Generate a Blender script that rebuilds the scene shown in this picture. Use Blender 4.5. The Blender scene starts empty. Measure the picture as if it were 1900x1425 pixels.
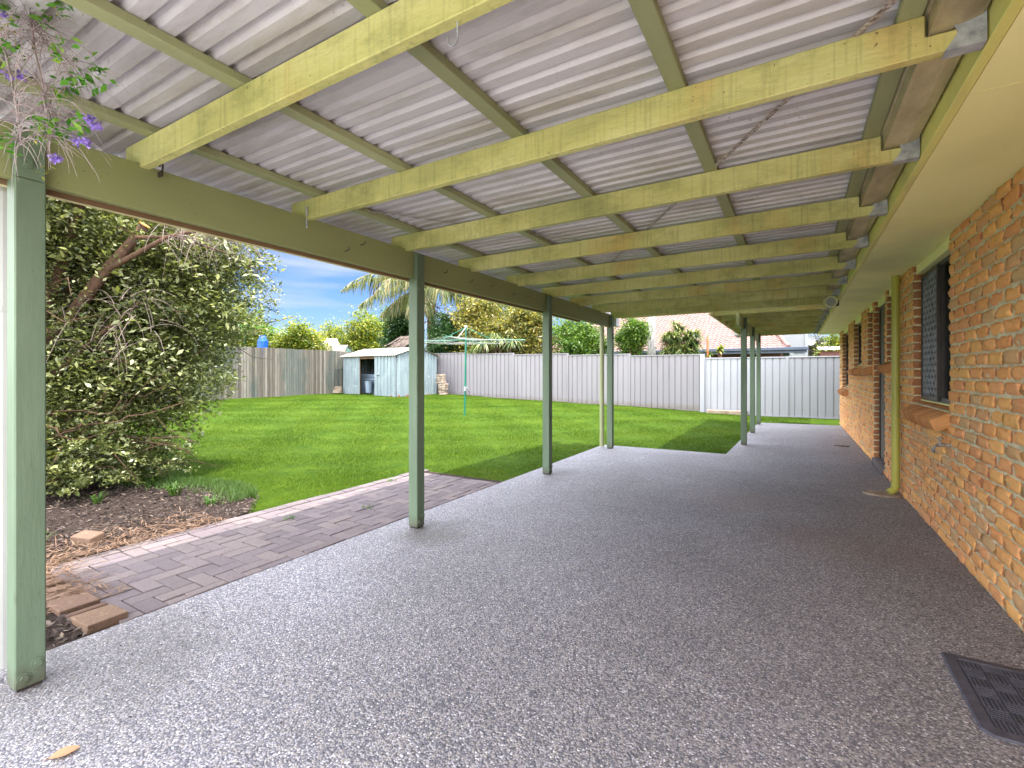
import bpy, math, random
import numpy as np
from mathutils import Vector, Matrix, noise as mnoise
R = math.radians
random.seed(7); rng = np.random.default_rng(7)
S = bpy.context.scene
COL = S.collection

# ------------------------------------------------------------------ camera
cd = bpy.data.cameras.new('camera'); cam = bpy.data.objects.new('camera', cd); COL.objects.link(cam)
YAW = R(30.47); H = 1.33
cd.sensor_width = 36; cd.lens = 892/1900*36; cd.shift_y = -19.5/1900
cd.clip_start = .02; cd.clip_end = 2000
cam.location = (0, 0, H); cam.rotation_euler = (R(90), 0, YAW)
S.camera = cam
# ------------------------------------------------------------------ world, sun, exposure
SUN = Vector((.30, .12, 1.0)).normalized()
SUN_EL = math.asin(SUN.z); SUN_AZ = math.atan2(SUN.x, SUN.y)
W = bpy.data.worlds.new('World'); S.world = W; W.use_nodes = True
nt = W.node_tree; nt.nodes.clear()
def N(tree, typ, **kw):
    n = tree.nodes.new(typ)
    for k, v in kw.items(): setattr(n, k, v)
    return n
sky = N(nt, 'ShaderNodeTexSky', sky_type='NISHITA', sun_disc=False, sun_elevation=SUN_EL, sun_rotation=SUN_AZ)
sky.air_density = 1.0; sky.dust_density = .6; sky.ozone_density = 1.5
bg = N(nt, 'ShaderNodeBackground'); out = N(nt, 'ShaderNodeOutputWorld')
bg.inputs['Strength'].default_value = .15
# thin streaky cloud
tc = N(nt, 'ShaderNodeTexCoord'); mp = N(nt, 'ShaderNodeMapping')
mp.inputs['Rotation'].default_value = (0, 0, YAW); mp.inputs['Scale'].default_value = (1.0, 1.0, 7.0)
nz = N(nt, 'ShaderNodeTexNoise'); nz.inputs['Scale'].default_value = 2.6; nz.inputs['Detail'].default_value = 7; nz.inputs['Roughness'].default_value = .55
cr = N(nt, 'ShaderNodeValToRGB'); cr.color_ramp.elements[0].position = .40; cr.color_ramp.elements[1].position = .70
cr.color_ramp.elements[0].color = (0, 0, 0, 1); cr.color_ramp.elements[1].color = (.8, .8, .8, 1)
mx = N(nt, 'ShaderNodeMix', data_type='RGBA'); mx.inputs['B'].default_value = (1.15, 1.25, 1.36, 1)
nt.links.new(tc.outputs['Generated'], mp.inputs['Vector']); nt.links.new(mp.outputs[0], nz.inputs['Vector'])
nt.links.new(nz.outputs['Fac'], cr.inputs['Fac']); nt.links.new(cr.outputs[0], mx.inputs['Factor'])
# deep blue towards the horizon, made-up bright cloud added overhead to lift ambient light
sp_ = N(nt, 'ShaderNodeSeparateXYZ'); nt.links.new(tc.outputs['Generated'], sp_.inputs[0])
lowr = N(nt, 'ShaderNodeValToRGB'); e_ = lowr.color_ramp.elements
e_[0].position = 0; e_[0].color = (.19, .22, .28, 1); e_[1].position = .32; e_[1].color = (.10, .17, .36, 1)
nt.links.new(sp_.outputs[2], lowr.inputs['Fac'])
m1_ = N(nt, 'ShaderNodeMix', data_type='RGBA', blend_type='MULTIPLY'); m1_.inputs['Factor'].default_value = 1
nt.links.new(sky.outputs[0], m1_.inputs['A']); nt.links.new(lowr.outputs[0], m1_.inputs['B'])
nt.links.new(m1_.outputs['Result'], mx.inputs['A'])
hir = N(nt, 'ShaderNodeMapRange'); hir.interpolation_type = 'SMOOTHSTEP'; hir.inputs['From Min'].default_value = .30; hir.inputs['From Max'].default_value = .60
nt.links.new(sp_.outputs[2], hir.inputs['Value'])
m2_ = N(nt, 'ShaderNodeMix', data_type='RGBA'); m2_.inputs['B'].default_value = (7.6, 8.0, 8.8, 1)
nt.links.new(hir.outputs[0], m2_.inputs['Factor']); nt.links.new(mx.outputs['Result'], m2_.inputs['A'])
# made-up bright cloud bank behind the camera, added to fill the shaded patio
sky_fill = N(nt, 'ShaderNodeMapRange'); sky_fill.interpolation_type = 'SMOOTHSTEP'; sky_fill.inputs['From Min'].default_value = -.02; sky_fill.inputs['From Max'].default_value = -.40
nt.links.new(sp_.outputs[1], sky_fill.inputs['Value'])
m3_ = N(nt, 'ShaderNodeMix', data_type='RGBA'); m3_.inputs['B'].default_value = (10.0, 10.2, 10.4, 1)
nt.links.new(sky_fill.outputs[0], m3_.inputs['Factor']); nt.links.new(m2_.outputs['Result'], m3_.inputs['A'])
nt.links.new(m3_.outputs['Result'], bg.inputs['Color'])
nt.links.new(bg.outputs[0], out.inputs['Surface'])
sd = bpy.data.lights.new('sun', 'SUN'); sd.energy = 2.0; sd.angle = R(.5); sd.color = (1.0, .95, .87)
sun = bpy.data.objects.new('sun', sd); COL.objects.link(sun); sun.location = (10, 10, 30)
sun.rotation_euler = SUN.to_track_quat('Z', 'Y').to_euler()
vs = S.view_settings; vs.view_transform = 'Standard'; vs.look = 'None'; vs.gamma = 1; vs.exposure = 2.3
S.cycles.max_bounces = 8; S.cycles.diffuse_bounces = 6; S.cycles.glossy_bounces = 3; S.cycles.transmission_bounces = 6
S.cycles.transparent_max_bounces = 6; S.cycles.use_denoising = True
S.cycles.caustics_reflective = False; S.cycles.caustics_refractive = False

# ------------------------------------------------------------------ materials
def lin(c):  # sRGB 0-255 -> linear
    return tuple(((v/255)/12.92 if v/255 <= .04045 else ((v/255+.055)/1.055)**2.4) for v in c) + (1,)
class Mat:
    def __init__(s, name, rough=.7, metal=0, spec=.4):
        s.m = bpy.data.materials.new(name); s.m.use_nodes = True; s.t = s.m.node_tree
        s.b = s.t.nodes['Principled BSDF']; s.o = s.t.nodes['Material Output']
        s.b.inputs['Roughness'].default_value = rough; s.b.inputs['Metallic'].default_value = metal
        s.b.inputs['Specular IOR Level'].default_value = spec
        s.g = s.n('ShaderNodeNewGeometry'); s.pos = s.g.outputs['Position']
    def n(s, typ, **kw): return N(s.t, typ, **kw)
    def l(s, a, b): s.t.links.new(a, b)
    def vec(s, scale=(1, 1, 1), rot=(0, 0, 0), loc=(0, 0, 0)):
        m = s.n('ShaderNodeMapping'); m.inputs['Scale'].default_value = scale; m.inputs['Rotation'].default_value = rot
        m.inputs['Location'].default_value = loc
        s.l(s.pos, m.inputs['Vector']); return m.outputs[0]
    def noise(s, scale=5, detail=4, rough=.55, v=None, dist=0):
        n = s.n('ShaderNodeTexNoise'); n.inputs['Scale'].default_value = scale; n.inputs['Detail'].default_value = detail
        n.inputs['Roughness'].default_value = rough; n.inputs['Distortion'].default_value = dist
        s.l(v if v is not None else s.pos, n.inputs['Vector']); return n.outputs['Fac']
    def voro(s, scale=5, feature='F1', v=None, rand=1):
        n = s.n('ShaderNodeTexVoronoi', feature=feature); n.inputs['Scale'].default_value = scale
        n.inputs['Randomness'].default_value = rand
        s.l(v if v is not None else s.pos, n.inputs['Vector']); return n
    def ramp(s, f, stops, interp='LINEAR'):
        r = s.n('ShaderNodeValToRGB'); e = r.color_ramp.elements; r.color_ramp.interpolation = interp
        while len(e) < len(stops): e.new(.5)
        for k, (p, c) in enumerate(stops):
            e[k].position = p; e[k].color = c if len(c) == 4 else tuple(c) + (1,)
        s.l(f, r.inputs['Fac']); return r.outputs['Color']
    def mix(s, f, a, b, mode='MIX'):
        m = s.n('ShaderNodeMix', data_type='RGBA', blend_type=mode)
        for sock, v in (('Factor', f), ('A', a), ('B', b)):
            if isinstance(v, (int, float, tuple)): m.inputs[sock].default_value = v
            else: s.l(v, m.inputs[sock])
        return m.outputs['Result']
    def math(s, op, a, b=0.0):
        m = s.n('ShaderNodeMath', operation=op)
        for i, v in enumerate((a, b)):
            if isinstance(v, (int, float)): m.inputs[i].default_value = v
            else: s.l(v, m.inputs[i])
        return m.outputs[0]
    def attr(s, name):
        a = s.n('ShaderNodeAttribute'); a.attribute_name = name; return a.outputs['Fac']
    def xyz(s):
        m = s.n('ShaderNodeSeparateXYZ'); s.l(s.pos, m.inputs[0]); return m.outputs
    def col(s, c):
        if isinstance(c, tuple): s.b.inputs['Base Color'].default_value = c
        else: s.l(c, s.b.inputs['Base Color'])
    def bump(s, h, strength=.4, dist=.01):
        b = s.n('ShaderNodeBump'); b.inputs['Strength'].default_value = strength; b.inputs['Distance'].default_value = dist
        s.l(h, b.inputs['Height']); s.l(b.outputs[0], s.b.inputs['Normal']); return b

def paint(name, c, c2=None, scale=3, stretch=(1, 1, 1), rough=.6, stain=None, stain_amt=.3, bump=.15, grain=40, spots=True):
    m = Mat(name, rough)
    c2 = c2 or tuple(v*.8 for v in c)
    v = m.vec(stretch)
    f = m.noise(scale, 5, .6, v)
    base = m.ramp(f, [(.3, lin(c2)), (.7, lin(c))])
    if stain:
        s2 = m.ramp(m.noise(scale*.6, 3, .5, m.vec(stretch, loc=(3, 7, 1))), [(.52, (0, 0, 0, 1)), (.75, (stain_amt,)*3+(1,))])
        base = m.mix(s2, base, lin(stain))
    if spots:
        sp = m.ramp(m.noise(70, 2, .5), [(.70, (0, 0, 0, 1)), (.76, (.6, .6, .6, 1))])
        base = m.mix(sp, base, lin((70, 70, 50)))
    m.col(base); m.bump(m.noise(grain, 4, .6, v), bump, .004)
    return m.m
M = {}
M['post'] = paint('sage_green_paint', (106, 124, 104), (93, 110, 91), 4, (1, 1, .25), .5, stain=(96, 104, 80), stain_amt=.5)
def postmat():
    m = Mat('weathered_sage_post', .55, 0, .4); x, y, z = m.xyz()
    v = m.vec((1, 1, .22))
    c = m.ramp(m.noise(4, 6, .62, v), [(.3, lin((90, 108, 88))), (.7, lin((108, 126, 106)))])
    c = m.mix(m.ramp(m.noise(26, 6, .72, m.vec((1, 1, .3), loc=(4, 4, 4))), [(.60, (0, 0, 0, 1)), (.70, (.55,)*3+(1,))]), c, lin((72, 80, 62)))
    c = m.mix(m.ramp(m.noise(75, 3, .6), [(.70, (0, 0, 0, 1)), (.74, (.8,)*3+(1,))]), c, lin((60, 56, 44)))
    zz = m.math('ADD', z, m.math('MULTIPLY', m.noise(14, 5, .7), .22))
    c = m.mix(m.ramp(zz, [(.12, (.75,)*3+(1,)), (.24, (0, 0, 0, 1))]), c, lin((78, 74, 62)))
    m.col(c); m.bump(m.noise(34, 5, .65, m.vec((1, 1, .12))), .35, .006); return m.m
M['post'] = postmat()
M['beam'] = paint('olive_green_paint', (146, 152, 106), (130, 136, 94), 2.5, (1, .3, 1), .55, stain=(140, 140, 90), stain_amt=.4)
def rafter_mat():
    m = Mat('green_paint_lawn_bounce', .6)
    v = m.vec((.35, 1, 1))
    base = m.ramp(m.noise(3.2, 6, .62, v), [(.28, lin((152, 154, 100))), (.5, lin((192, 190, 122))), (.72, lin((212, 210, 150)))])  # green paint, its colour yellowed to stand for light bounced off the lawn
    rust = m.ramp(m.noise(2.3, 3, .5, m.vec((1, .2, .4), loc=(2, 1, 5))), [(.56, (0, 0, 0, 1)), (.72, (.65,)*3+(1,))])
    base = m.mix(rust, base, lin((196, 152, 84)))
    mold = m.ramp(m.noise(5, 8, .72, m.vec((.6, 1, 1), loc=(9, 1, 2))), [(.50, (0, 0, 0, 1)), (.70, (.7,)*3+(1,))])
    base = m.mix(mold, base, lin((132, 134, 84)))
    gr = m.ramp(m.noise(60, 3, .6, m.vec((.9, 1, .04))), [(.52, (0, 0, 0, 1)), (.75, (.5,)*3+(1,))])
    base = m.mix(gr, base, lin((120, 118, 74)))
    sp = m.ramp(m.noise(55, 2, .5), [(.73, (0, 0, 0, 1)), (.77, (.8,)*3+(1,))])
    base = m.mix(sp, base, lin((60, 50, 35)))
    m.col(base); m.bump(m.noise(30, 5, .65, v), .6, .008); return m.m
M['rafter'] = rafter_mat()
M['purlin'] = paint('grey_green_batten_paint', (160, 164, 126), (138, 144, 108), 3, (1, .2, 1), .6, stain=(120, 124, 92), stain_amt=.6)
M['soffit'] = paint('soffit_paint', (250, 246, 182), (244, 238, 172), 1.2, (1, 1, 1), .6, stain=(178, 176, 128), stain_amt=.5, bump=.04, spots=False)
M['ledger'] = paint('ledger_paint', (232, 226, 140), (205, 202, 120), 3, (1, .5, 1), .6, stain=(150, 140, 120), stain_amt=.5)
M['cream'] = paint('cream_paint', (226, 216, 172), (208, 196, 150), 3, (1, 1, 1), .5, spots=False, bump=.03)
M['brownwood'] = paint('brown_timber', (124, 98, 72), (104, 80, 58), 4, (1, .2, 1), .7)
M['white_pipe'] = paint('white_pvc', (150, 150, 148), (140, 140, 138), 2, (1, 1, 1), .35, spots=False, bump=.0)
M['pale_green_pipe'] = paint('pale_green_pipe', (160, 164, 128), (148, 152, 116), 3, (1, 1, .2), .4, bump=.03, spots=False)
M['pipe_olive'] = paint('olive_downpipe_paint', (176, 174, 84), (158, 158, 70), 3, (1, 1, .2), .4, stain=(120, 118, 60), stain_amt=.5, bump=.05)
M['galv'] = paint('galvanised_steel', (186, 190, 198), (120, 124, 134), 18, (1, 1, 1), .5, stain=(200, 205, 215), stain_amt=.4, bump=.05)
M['rust'] = paint('rusty_steel_strap', (205, 200, 198), (70, 45, 40), 60, (1, 1, 1), .7, bump=.1)
M['house_gutter'] = paint('weathered_gutter', (196, 184, 150), (150, 138, 112), 9, (1, .4, 1), .5, stain=(82, 74, 62), stain_amt=.7, bump=.05)
M['dark'] = paint('dark_frame', (62, 54, 52), (48, 42, 42), 5, (1, 1, 1), .4, bump=.02, spots=False)
M['black'] = paint('black_rubber', (84, 84, 98), (60, 61, 74), 20, (1, 1, 1), .55, bump=.2, grain=120, spots=False)
M['chrome'] = paint('tap_metal', (170, 165, 160), (90, 85, 88), 30, (1, 1, 1), .3, bump=.05, spots=False)

def roofing():
    m = Mat('painted_roof_sheet_underside', .42, .0, .5)
    v = m.vec((.3, 1, 1))
    b = m.ramp(m.noise(1.1, 3, .5, v), [(.3, lin((176, 174, 186))), (.7, lin((198, 196, 202)))])
    sp = m.ramp(m.noise(60, 3, .6), [(.62, (0, 0, 0, 1)), (.70, (.7,)*3+(1,))])
    ms = m.ramp(m.noise(1.7, 4, .6), [(.48, (0, 0, 0, 1)), (.66, (1, 1, 1, 1))])
    f = m.mix(1.0, sp, ms, 'MULTIPLY')
    b = m.mix(f, b, lin((84, 76, 72)))
    st = m.ramp(m.noise(3, 6, .7, m.vec((.35, 1.4, 1), loc=(4, 4, 4))), [(.44, (0, 0, 0, 1)), (.68, (.7,)*3+(1,))])
    b = m.mix(st, b, lin((138, 130, 118)))
    m.col(b); m.bump(m.noise(9, 3, .5), .04, .01); return m.m
M['roofing'] = roofing()

def concrete():
    m = Mat('exposed_aggregate', .62, 0, .35)
    nzv = m.n('ShaderNodeTexNoise'); nzv.inputs['Scale'].default_value = 60; m.l(m.pos, nzv.inputs['Vector'])
    wv = m.n('ShaderNodeVectorMath', operation='MULTIPLY_ADD'); m.l(nzv.outputs['Color'], wv.inputs[0])
    wv.inputs[1].default_value = (.006,)*3; m.l(m.pos, wv.inputs[2])
    vo = m.voro(128, v=wv.outputs[0]); sep = m.n('ShaderNodeSeparateColor'); m.l(vo.outputs['Color'], sep.inputs[0])
    stone = m.ramp(sep.outputs[0], [(0, lin((88, 88, 100))), (.14, lin((116, 115, 125))), (.36, lin((150, 146, 153))), (.58, lin((168, 162, 160))), (.8, lin((176, 174, 184))), (.95, lin((216, 214, 222)))], 'CONSTANT')
    edge = m.ramp(vo.outputs['Distance'], [(.42, (1, 1, 1, 1)), (.75, (0, 0, 0, 1))])
    base = m.mix(edge, lin((112, 110, 117)), stone)
    big = m.ramp(m.noise(.9, 6, .62), [(.32, (.80, .79, .80, 1)), (.5, (.93, .92, .93, 1)), (.7, (1.06, 1.06, 1.1, 1))])
    base = m.mix(1.0, base, big, 'MULTIPLY')
    # brown dirt stains near the wall with a shape of their own
    x, y, z = m.xyz()
    def blob(cx, cy, rx, ry, amt, col, base):
        dx = m.math('DIVIDE', m.math('SUBTRACT', x, cx), rx); dy = m.math('DIVIDE', m.math('SUBTRACT', y, cy), ry)
        d = m.math('ADD', m.math('MULTIPLY', dx, dx), m.math('MULTIPLY', dy, dy))
        d = m.math('ADD', d, m.math('MULTIPLY', m.math('SUBTRACT', m.noise(4, 6, .7), .5), 1.6))
        k = m.ramp(d, [(.1, (amt,)*3+(1,)), (1.0, (0, 0, 0, 1))])
        return m.mix(k, base, col)
    base = blob(.35, 4.55, .75, .55, .28, lin((128, 108, 102)), base)
    base = blob(-.5, 5.6, .7, .6, .3, lin((140, 124, 118)), base)
    base = blob(-2.6, 3.1, .35, .35, .5, lin((88, 84, 76)), base)
    base = blob(-2.8, .9, .7, .6, .35, lin((96, 92, 88)), base)
    base = blob(-2.75, 5.9, .3, .3, .4, lin((92, 90, 92)), base)
    m.col(base)
    bh = m.math('MULTIPLY', vo.outputs['Distance'], -1.0)
    m.bump(bh, .55, .006); return m.m
M['concrete'] = concrete()

def brickmat(name, stops, rough=.85, darkend=False, blotch=.5, blotchcol=(170, 146, 112)):
    m = Mat(name, rough, 0, .2)
    f = m.math('ADD', m.math('MULTIPLY', m.attr('rnd'), .8), m.math('MULTIPLY', m.noise(12, 5, .65), .3))
    b = m.ramp(f, stops)
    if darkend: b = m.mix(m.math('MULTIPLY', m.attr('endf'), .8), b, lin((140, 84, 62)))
    k = m.ramp(m.noise(22, 5, .68, m.vec(loc=(5, 2, 8))), [(.56, (0, 0, 0, 1)), (.70, (blotch,)*3+(1,))])
    b = m.mix(k, b, lin(blotchcol))
    k2 = m.ramp(m.noise(110, 3, .6), [(.66, (0, 0, 0, 1)), (.72, (.8,)*3+(1,))])
    b = m.mix(k2, b, lin((70, 44, 30)))
    m.col(b)
    m.bump(m.math('ADD', m.noise(45, 6, .7), m.math('MULTIPLY', m.noise(150, 2, .5), .35)), .75, .012); return m.m
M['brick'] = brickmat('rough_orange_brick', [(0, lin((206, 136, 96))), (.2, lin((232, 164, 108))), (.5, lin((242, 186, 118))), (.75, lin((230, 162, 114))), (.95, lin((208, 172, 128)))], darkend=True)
M['sillbrick'] = brickmat('sill_brick', [(0, lin((170, 104, 70))), (.5, lin((206, 148, 96))), (1, lin((160, 96, 66)))], blotch=.5)
M['paver'] = brickmat('mauve_clay_paver', [(0, lin((100, 90, 94))), (.4, lin((112, 102, 106))), (.7, lin((121, 110, 110))), (1, lin((95, 87, 92)))], blotch=.35, blotchcol=(84, 78, 76))
M['edgepaver'] = brickmat('pale_edging_brick', [(0, lin((104, 80, 66))), (.5, lin((118, 96, 82))), (1, lin((92, 70, 62)))], blotch=.3)
def mortar():
    m = Mat('mortar', .95, 0, .1)
    b = m.ramp(m.noise(12, 5, .65), [(.35, lin((196, 188, 160))), (.55, lin((226, 216, 186))), (.7, lin((236, 230, 208)))])
    m.col(b); m.bump(m.noise(40, 6, .7), 1, .02); return m.m
M['mortar'] = mortar()
def soil():
    m = Mat('dark_soil', .95, 0, .1)
    b = m.ramp(m.noise(25, 6, .7), [(.3, lin((42, 35, 32))), (.5, lin((64, 54, 50))), (.7, lin((88, 76, 70)))])
    m.col(b); m.bump(m.noise(60, 6, .7), 1, .03); return m.m
M['soil'] = soil()
M['pale_concrete'] = paint('pale_concrete', (206, 200, 190), (190, 184, 174), 2, rough=.85, bump=.3, grain=60, spots=False)
def leafmat(name, stops, rough=.45, trans=.35, attr='rnd', spec=.5):
    m = Mat(name, rough, 0, spec)
    f = m.attr(attr)
    c = m.ramp(f, [(p, lin(c)) for p, c in stops])
    m.col(c)
    tr = m.n('ShaderNodeBsdfTranslucent'); c2 = m.mix(1.0, c, (1.3, 1.35, .6, 1), 'MULTIPLY'); m.l(c2, tr.inputs['Color'])
    mxs = m.n('ShaderNodeMixShader'); mxs.inputs[0].default_value = trans
    m.l(m.b.outputs[0], mxs.inputs[1]); m.l(tr.outputs[0], mxs.inputs[2]); m.l(mxs.outputs[0], m.o.inputs['Surface'])
    return m.m
M['leaf_bush'] = leafmat('bush_leaf', [(0, (58, 68, 42)), (0.35, (92, 100, 60)), (0.6, (126, 132, 78)), (0.82, (158, 162, 112)), (1, (206, 210, 168))], .3, .3)
M['leaf_yellow'] = leafmat('yellow_green_leaf', [(0, (62, 86, 30)), (0.4, (107, 125, 42)), (0.75, (160, 157, 58)), (1, (192, 182, 90))], .4, .35)
M['leaf_dark'] = leafmat('dark_green_leaf', [(0, (26, 51, 30)), (0.5, (46, 80, 43)), (1, (93, 120, 58))], .35, .25)
M['leaf_mid'] = leafmat('mid_green_leaf', [(0, (43, 73, 27)), (0.5, (81, 113, 40)), (1, (138, 158, 67))], .4, .35)
M['leaf_olive'] = leafmat('olive_flecked_leaf', [(0, (63, 71, 48)), (0.4, (116, 120, 62)), (0.7, (176, 157, 72)), (0.88, (205, 184, 124)), (1, (224, 213, 194))], .4, .35)
M['leaf_palm'] = leafmat('palm_leaflet', [(0, (61, 75, 46)), (0.5, (103, 113, 69)), (0.8, (133, 129, 79)), (1, (146, 129, 96))], .45, .35)
M['leaf_grey'] = leafmat('grey_twiggy_leaf', [(0, (77, 70, 62)), (1, (123, 116, 105))], .6, .2)
M['leaf_strap'] = leafmat('strap_leaf', [(0, (40, 63, 39)), (0.5, (94, 114, 62)), (0.8, (156, 161, 93)), (1, (200, 200, 145))], .4, .25)
M['leaf_banana'] = leafmat('banana_leaf', [(0, (42, 89, 39)), (1, (116, 139, 90))], .4, .35)
M['leaf_fresh'] = leafmat('fresh_leaf', [(0, (70, 130, 50)), (.6, (110, 176, 70)), (1, (170, 206, 96))], .35, .5)
M['grass'] = leafmat('grass_blade', [(0, (48, 73, 9)), (0.35, (64, 90, 11)), (0.7, (81, 102, 16)), (1, (112, 119, 41))], .6, .3, spec=.2)
M['weed'] = leafmat('weed_leaf', [(0, (50, 83, 28)), (1, (93, 118, 54))], .5, .3)
M['flower'] = leafmat('purple_petal', [(0, (124, 98, 204)), (1, (176, 150, 238))], .5, .3)
M['dryleaf'] = leafmat('dry_leaf', [(0, (168, 120, 90)), (1, (206, 158, 122))], .6, .2)
M['chips'] = leafmat('bark_chip', [(0, (44, 37, 36)), (.5, (74, 64, 62)), (.85, (102, 90, 85)), (1, (132, 114, 98))], .85, .05, spec=.15)
M['straw'] = leafmat('dry_straw', [(0, (104, 80, 66)), (1, (150, 122, 104))], .8, .2, spec=.2)
def bark(name, a, b):
    m = Mat(name, .85, 0, .2)
    m.col(m.ramp(m.noise(14, 6, .65, m.vec((1, 1, .4))), [(.3, lin(a)), (.7, lin(b))])); m.bump(m.noise(30, 5, .7, m.vec((1, 1, .3))), .7, .02); return m.m
M['bark'] = bark('brown_bark', (66, 50, 42), (112, 86, 70))
M['bark_grey'] = bark('grey_bark', (128, 122, 122), (182, 178, 176))
M['twig'] = bark('dry_twig', (110, 96, 92), (150, 134, 126))
M['pale_twig'] = bark('pale_dry_twig', (146, 130, 138), (196, 182, 184))
M['cut'] = paint('cut_wood', (222, 150, 90), (205, 130, 74), 30, bump=.1, spots=False)
def lawnmat():
    m = Mat('lawn_ground', .9, 0, .1)
    b = m.ramp(m.noise(3.5, 6, .7), [(.3, lin((47, 70, 7))), (.55, lin((64, 88, 10))), (.75, lin((86, 104, 18)))])
    b2 = m.ramp(m.noise(60, 5, .7), [(.3, (.7, .7, .7, 1)), (.7, (1.15, 1.15, 1.1, 1))])
    m.col(m.mix(1.0, b, b2, 'MULTIPLY')); m.bump(m.noise(70, 5, .7), .8, .03); return m.m
M['lawn'] = lawnmat()
def woodfence():
    m = Mat('weathered_palings', .85, 0, .15)
    b = m.ramp(m.attr('rnd'), [(0, lin((88, 82, 76))), (.5, lin((112, 106, 98))), (1, lin((132, 126, 118)))])
    g = m.ramp(m.noise(30, 5, .7, m.vec((1, 1, .05))), [(.35, (.6, .6, .6, 1)), (.6, (1, 1, 1, 1))])
    b = m.mix(1.0, b, g, 'MULTIPLY')
    st = m.ramp(m.noise(1.1, 4, .6, m.vec((1, 1, .35))), [(.5, (0, 0, 0, 1)), (.6, (.55,)*3+(1,))])
    b = m.mix(st, b, lin((64, 78, 76)))
    m.col(b); m.bump(m.noise(40, 5, .6, m.vec((1, 1, .06))), .6, .01); return m.m
M['palings'] = woodfence()
M['fence_grey'] = paint('grey_steel_fence', (130, 126, 132), (124, 120, 126), .7, (1, 1, 1), .5, bump=.0, spots=False)
def fencemat(name, a, b_):
    m = Mat(name, .5, 0, .4); x, y, z = m.xyz()
    c = m.ramp(m.noise(.9, 4, .6, m.vec((1, 1, .3))), [(.35, lin(b_)), (.65, lin(a))])
    c = m.mix(m.ramp(m.noise(5, 5, .7, m.vec((1, 1, .12), loc=(3, 0, 0))), [(.55, (0, 0, 0, 1)), (.75, (.3,)*3+(1,))]), c, lin((92, 90, 88)))
    zz = m.math('ADD', m.math('SUBTRACT', z, m.math('MULTIPLY', x, -.022)), m.math('MULTIPLY', m.noise(6, 4, .7), .35))
    c = m.mix(m.ramp(zz, [(.22, (.6,)*3+(1,)), (.42, (0, 0, 0, 1))]), c, lin((98, 88, 72)))
    m.col(c); return m.m
M['fence_grey'] = fencemat('grey_steel_fence_sheet', (130, 126, 132), (122, 118, 124))
M['fence_pale'] = paint('pale_steel_fence', (158, 159, 168), (151, 151, 160), .7, (1, 1, 1), .5, bump=.0, spots=False)
def shedmat(name, a, b):
    m = Mat(name, .45, .15, .5)
    c = m.ramp(m.noise(2.5, 5, .6, m.vec((1, 1, .5))), [(.35, lin(a)), (.65, lin(b))])
    k = m.ramp(m.noise(7, 5, .7), [(.62, (0, 0, 0, 1)), (.68, (.5,)*3+(1,))])
    c = m.mix(k, c, lin((208, 214, 218)))
    x, y, z = m.xyz()
    zz = m.math('ADD', z, m.math('MULTIPLY', m.noise(3, 4, .6), .45))
    c = m.mix(m.ramp(m.math('MULTIPLY', zz, .5), [(.295, (.9,)*3+(1,)), (.31, (0, 0, 0, 1))]), c, lin((140, 70, 44)))
    m.col(c); return m.m
M['shed'] = shedmat('galvanised_shed_sheet', (124, 138, 146), (144, 156, 162))
M['shedroof'] = paint('pale_shed_roof', (146, 140, 130), (134, 128, 120), 3, (1, 1, 1), .6, stain=(158, 118, 92), stain_amt=.35, bump=.02, spots=False)
M['teal'] = paint('green_line_pole', (36, 118, 96), (28, 100, 84), 8, rough=.35, bump=.0, spots=False)
M['line'] = paint('white_line', (170, 174, 170), (160, 164, 160), 5, rough=.5, bump=0, spots=False)
def tiles():
    m = Mat('terracotta_tile', .75, 0, .2)
    b = m.ramp(m.noise(4, 5, .7), [(.3, lin((112, 84, 79))), (.55, lin((130, 104, 99))), (.75, lin((146, 124, 119)))])
    m.col(b); return m.m
M['tiles'] = tiles()
M['white_wall'] = paint('white_weatherboard', (142, 145, 150), (136, 139, 144), 1, rough=.6, bump=0, spots=False)
M['bluegrey'] = paint('blue_grey_gutter', (72, 80, 98), (62, 70, 88), 2, rough=.5, bump=0, spots=False)
M['redbrick'] = paint('distant_red_brick', (108, 70, 62), (88, 54, 50), 14, rough=.85, bump=.1, spots=False)
M['greenpaint'] = paint('pale_green_gable', (132, 180, 164), (120, 168, 152), 2, rough=.6, bump=0, spots=False)
M['blue'] = paint('blue_plastic', (24, 92, 200), (18, 74, 176), 8, rough=.5, bump=.1, spots=False)
M['orange'] = paint('orange_bloom', (226, 130, 84), (206, 110, 70), 8, rough=.6, bump=.1, spots=False)
M['stone'] = paint('stacked_stone', (178, 162, 146), (118, 98, 84), 8, rough=.85, bump=.5, grain=20)
M['bin'] = paint('grey_blue_plastic', (132, 146, 164), (112, 128, 148), 4, rough=.5, bump=0, spots=False)
M['curtain'] = paint('white_curtain', (232, 232, 228), (214, 214, 212), 3, rough=.8, bump=0, spots=False)
M['interior'] = paint('dim_room', (120, 112, 104), (100, 94, 88), 2, rough=.9, bump=0, spots=False)
gm = Mat('window_glass', .03, 0, .5)
_tr = gm.n('ShaderNodeBsdfTransparent'); _tr.inputs[0].default_value = (.9, .93, .92, 1); _gl = gm.n('ShaderNodeBsdfGlossy'); _gl.inputs['Roughness'].default_value = .03
_fr = gm.n('ShaderNodeFresnel'); _fr.inputs[0].default_value = 1.45; _mm = gm.n('ShaderNodeMixShader'); gm.l(_fr.outputs[0], _mm.inputs[0]); gm.l(_tr.outputs[0], _mm.inputs[1]); gm.l(_gl.outputs[0], _mm.inputs[2]); gm.l(_mm.outputs[0], gm.o.inputs['Surface'])
M['glass'] = gm.m

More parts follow.
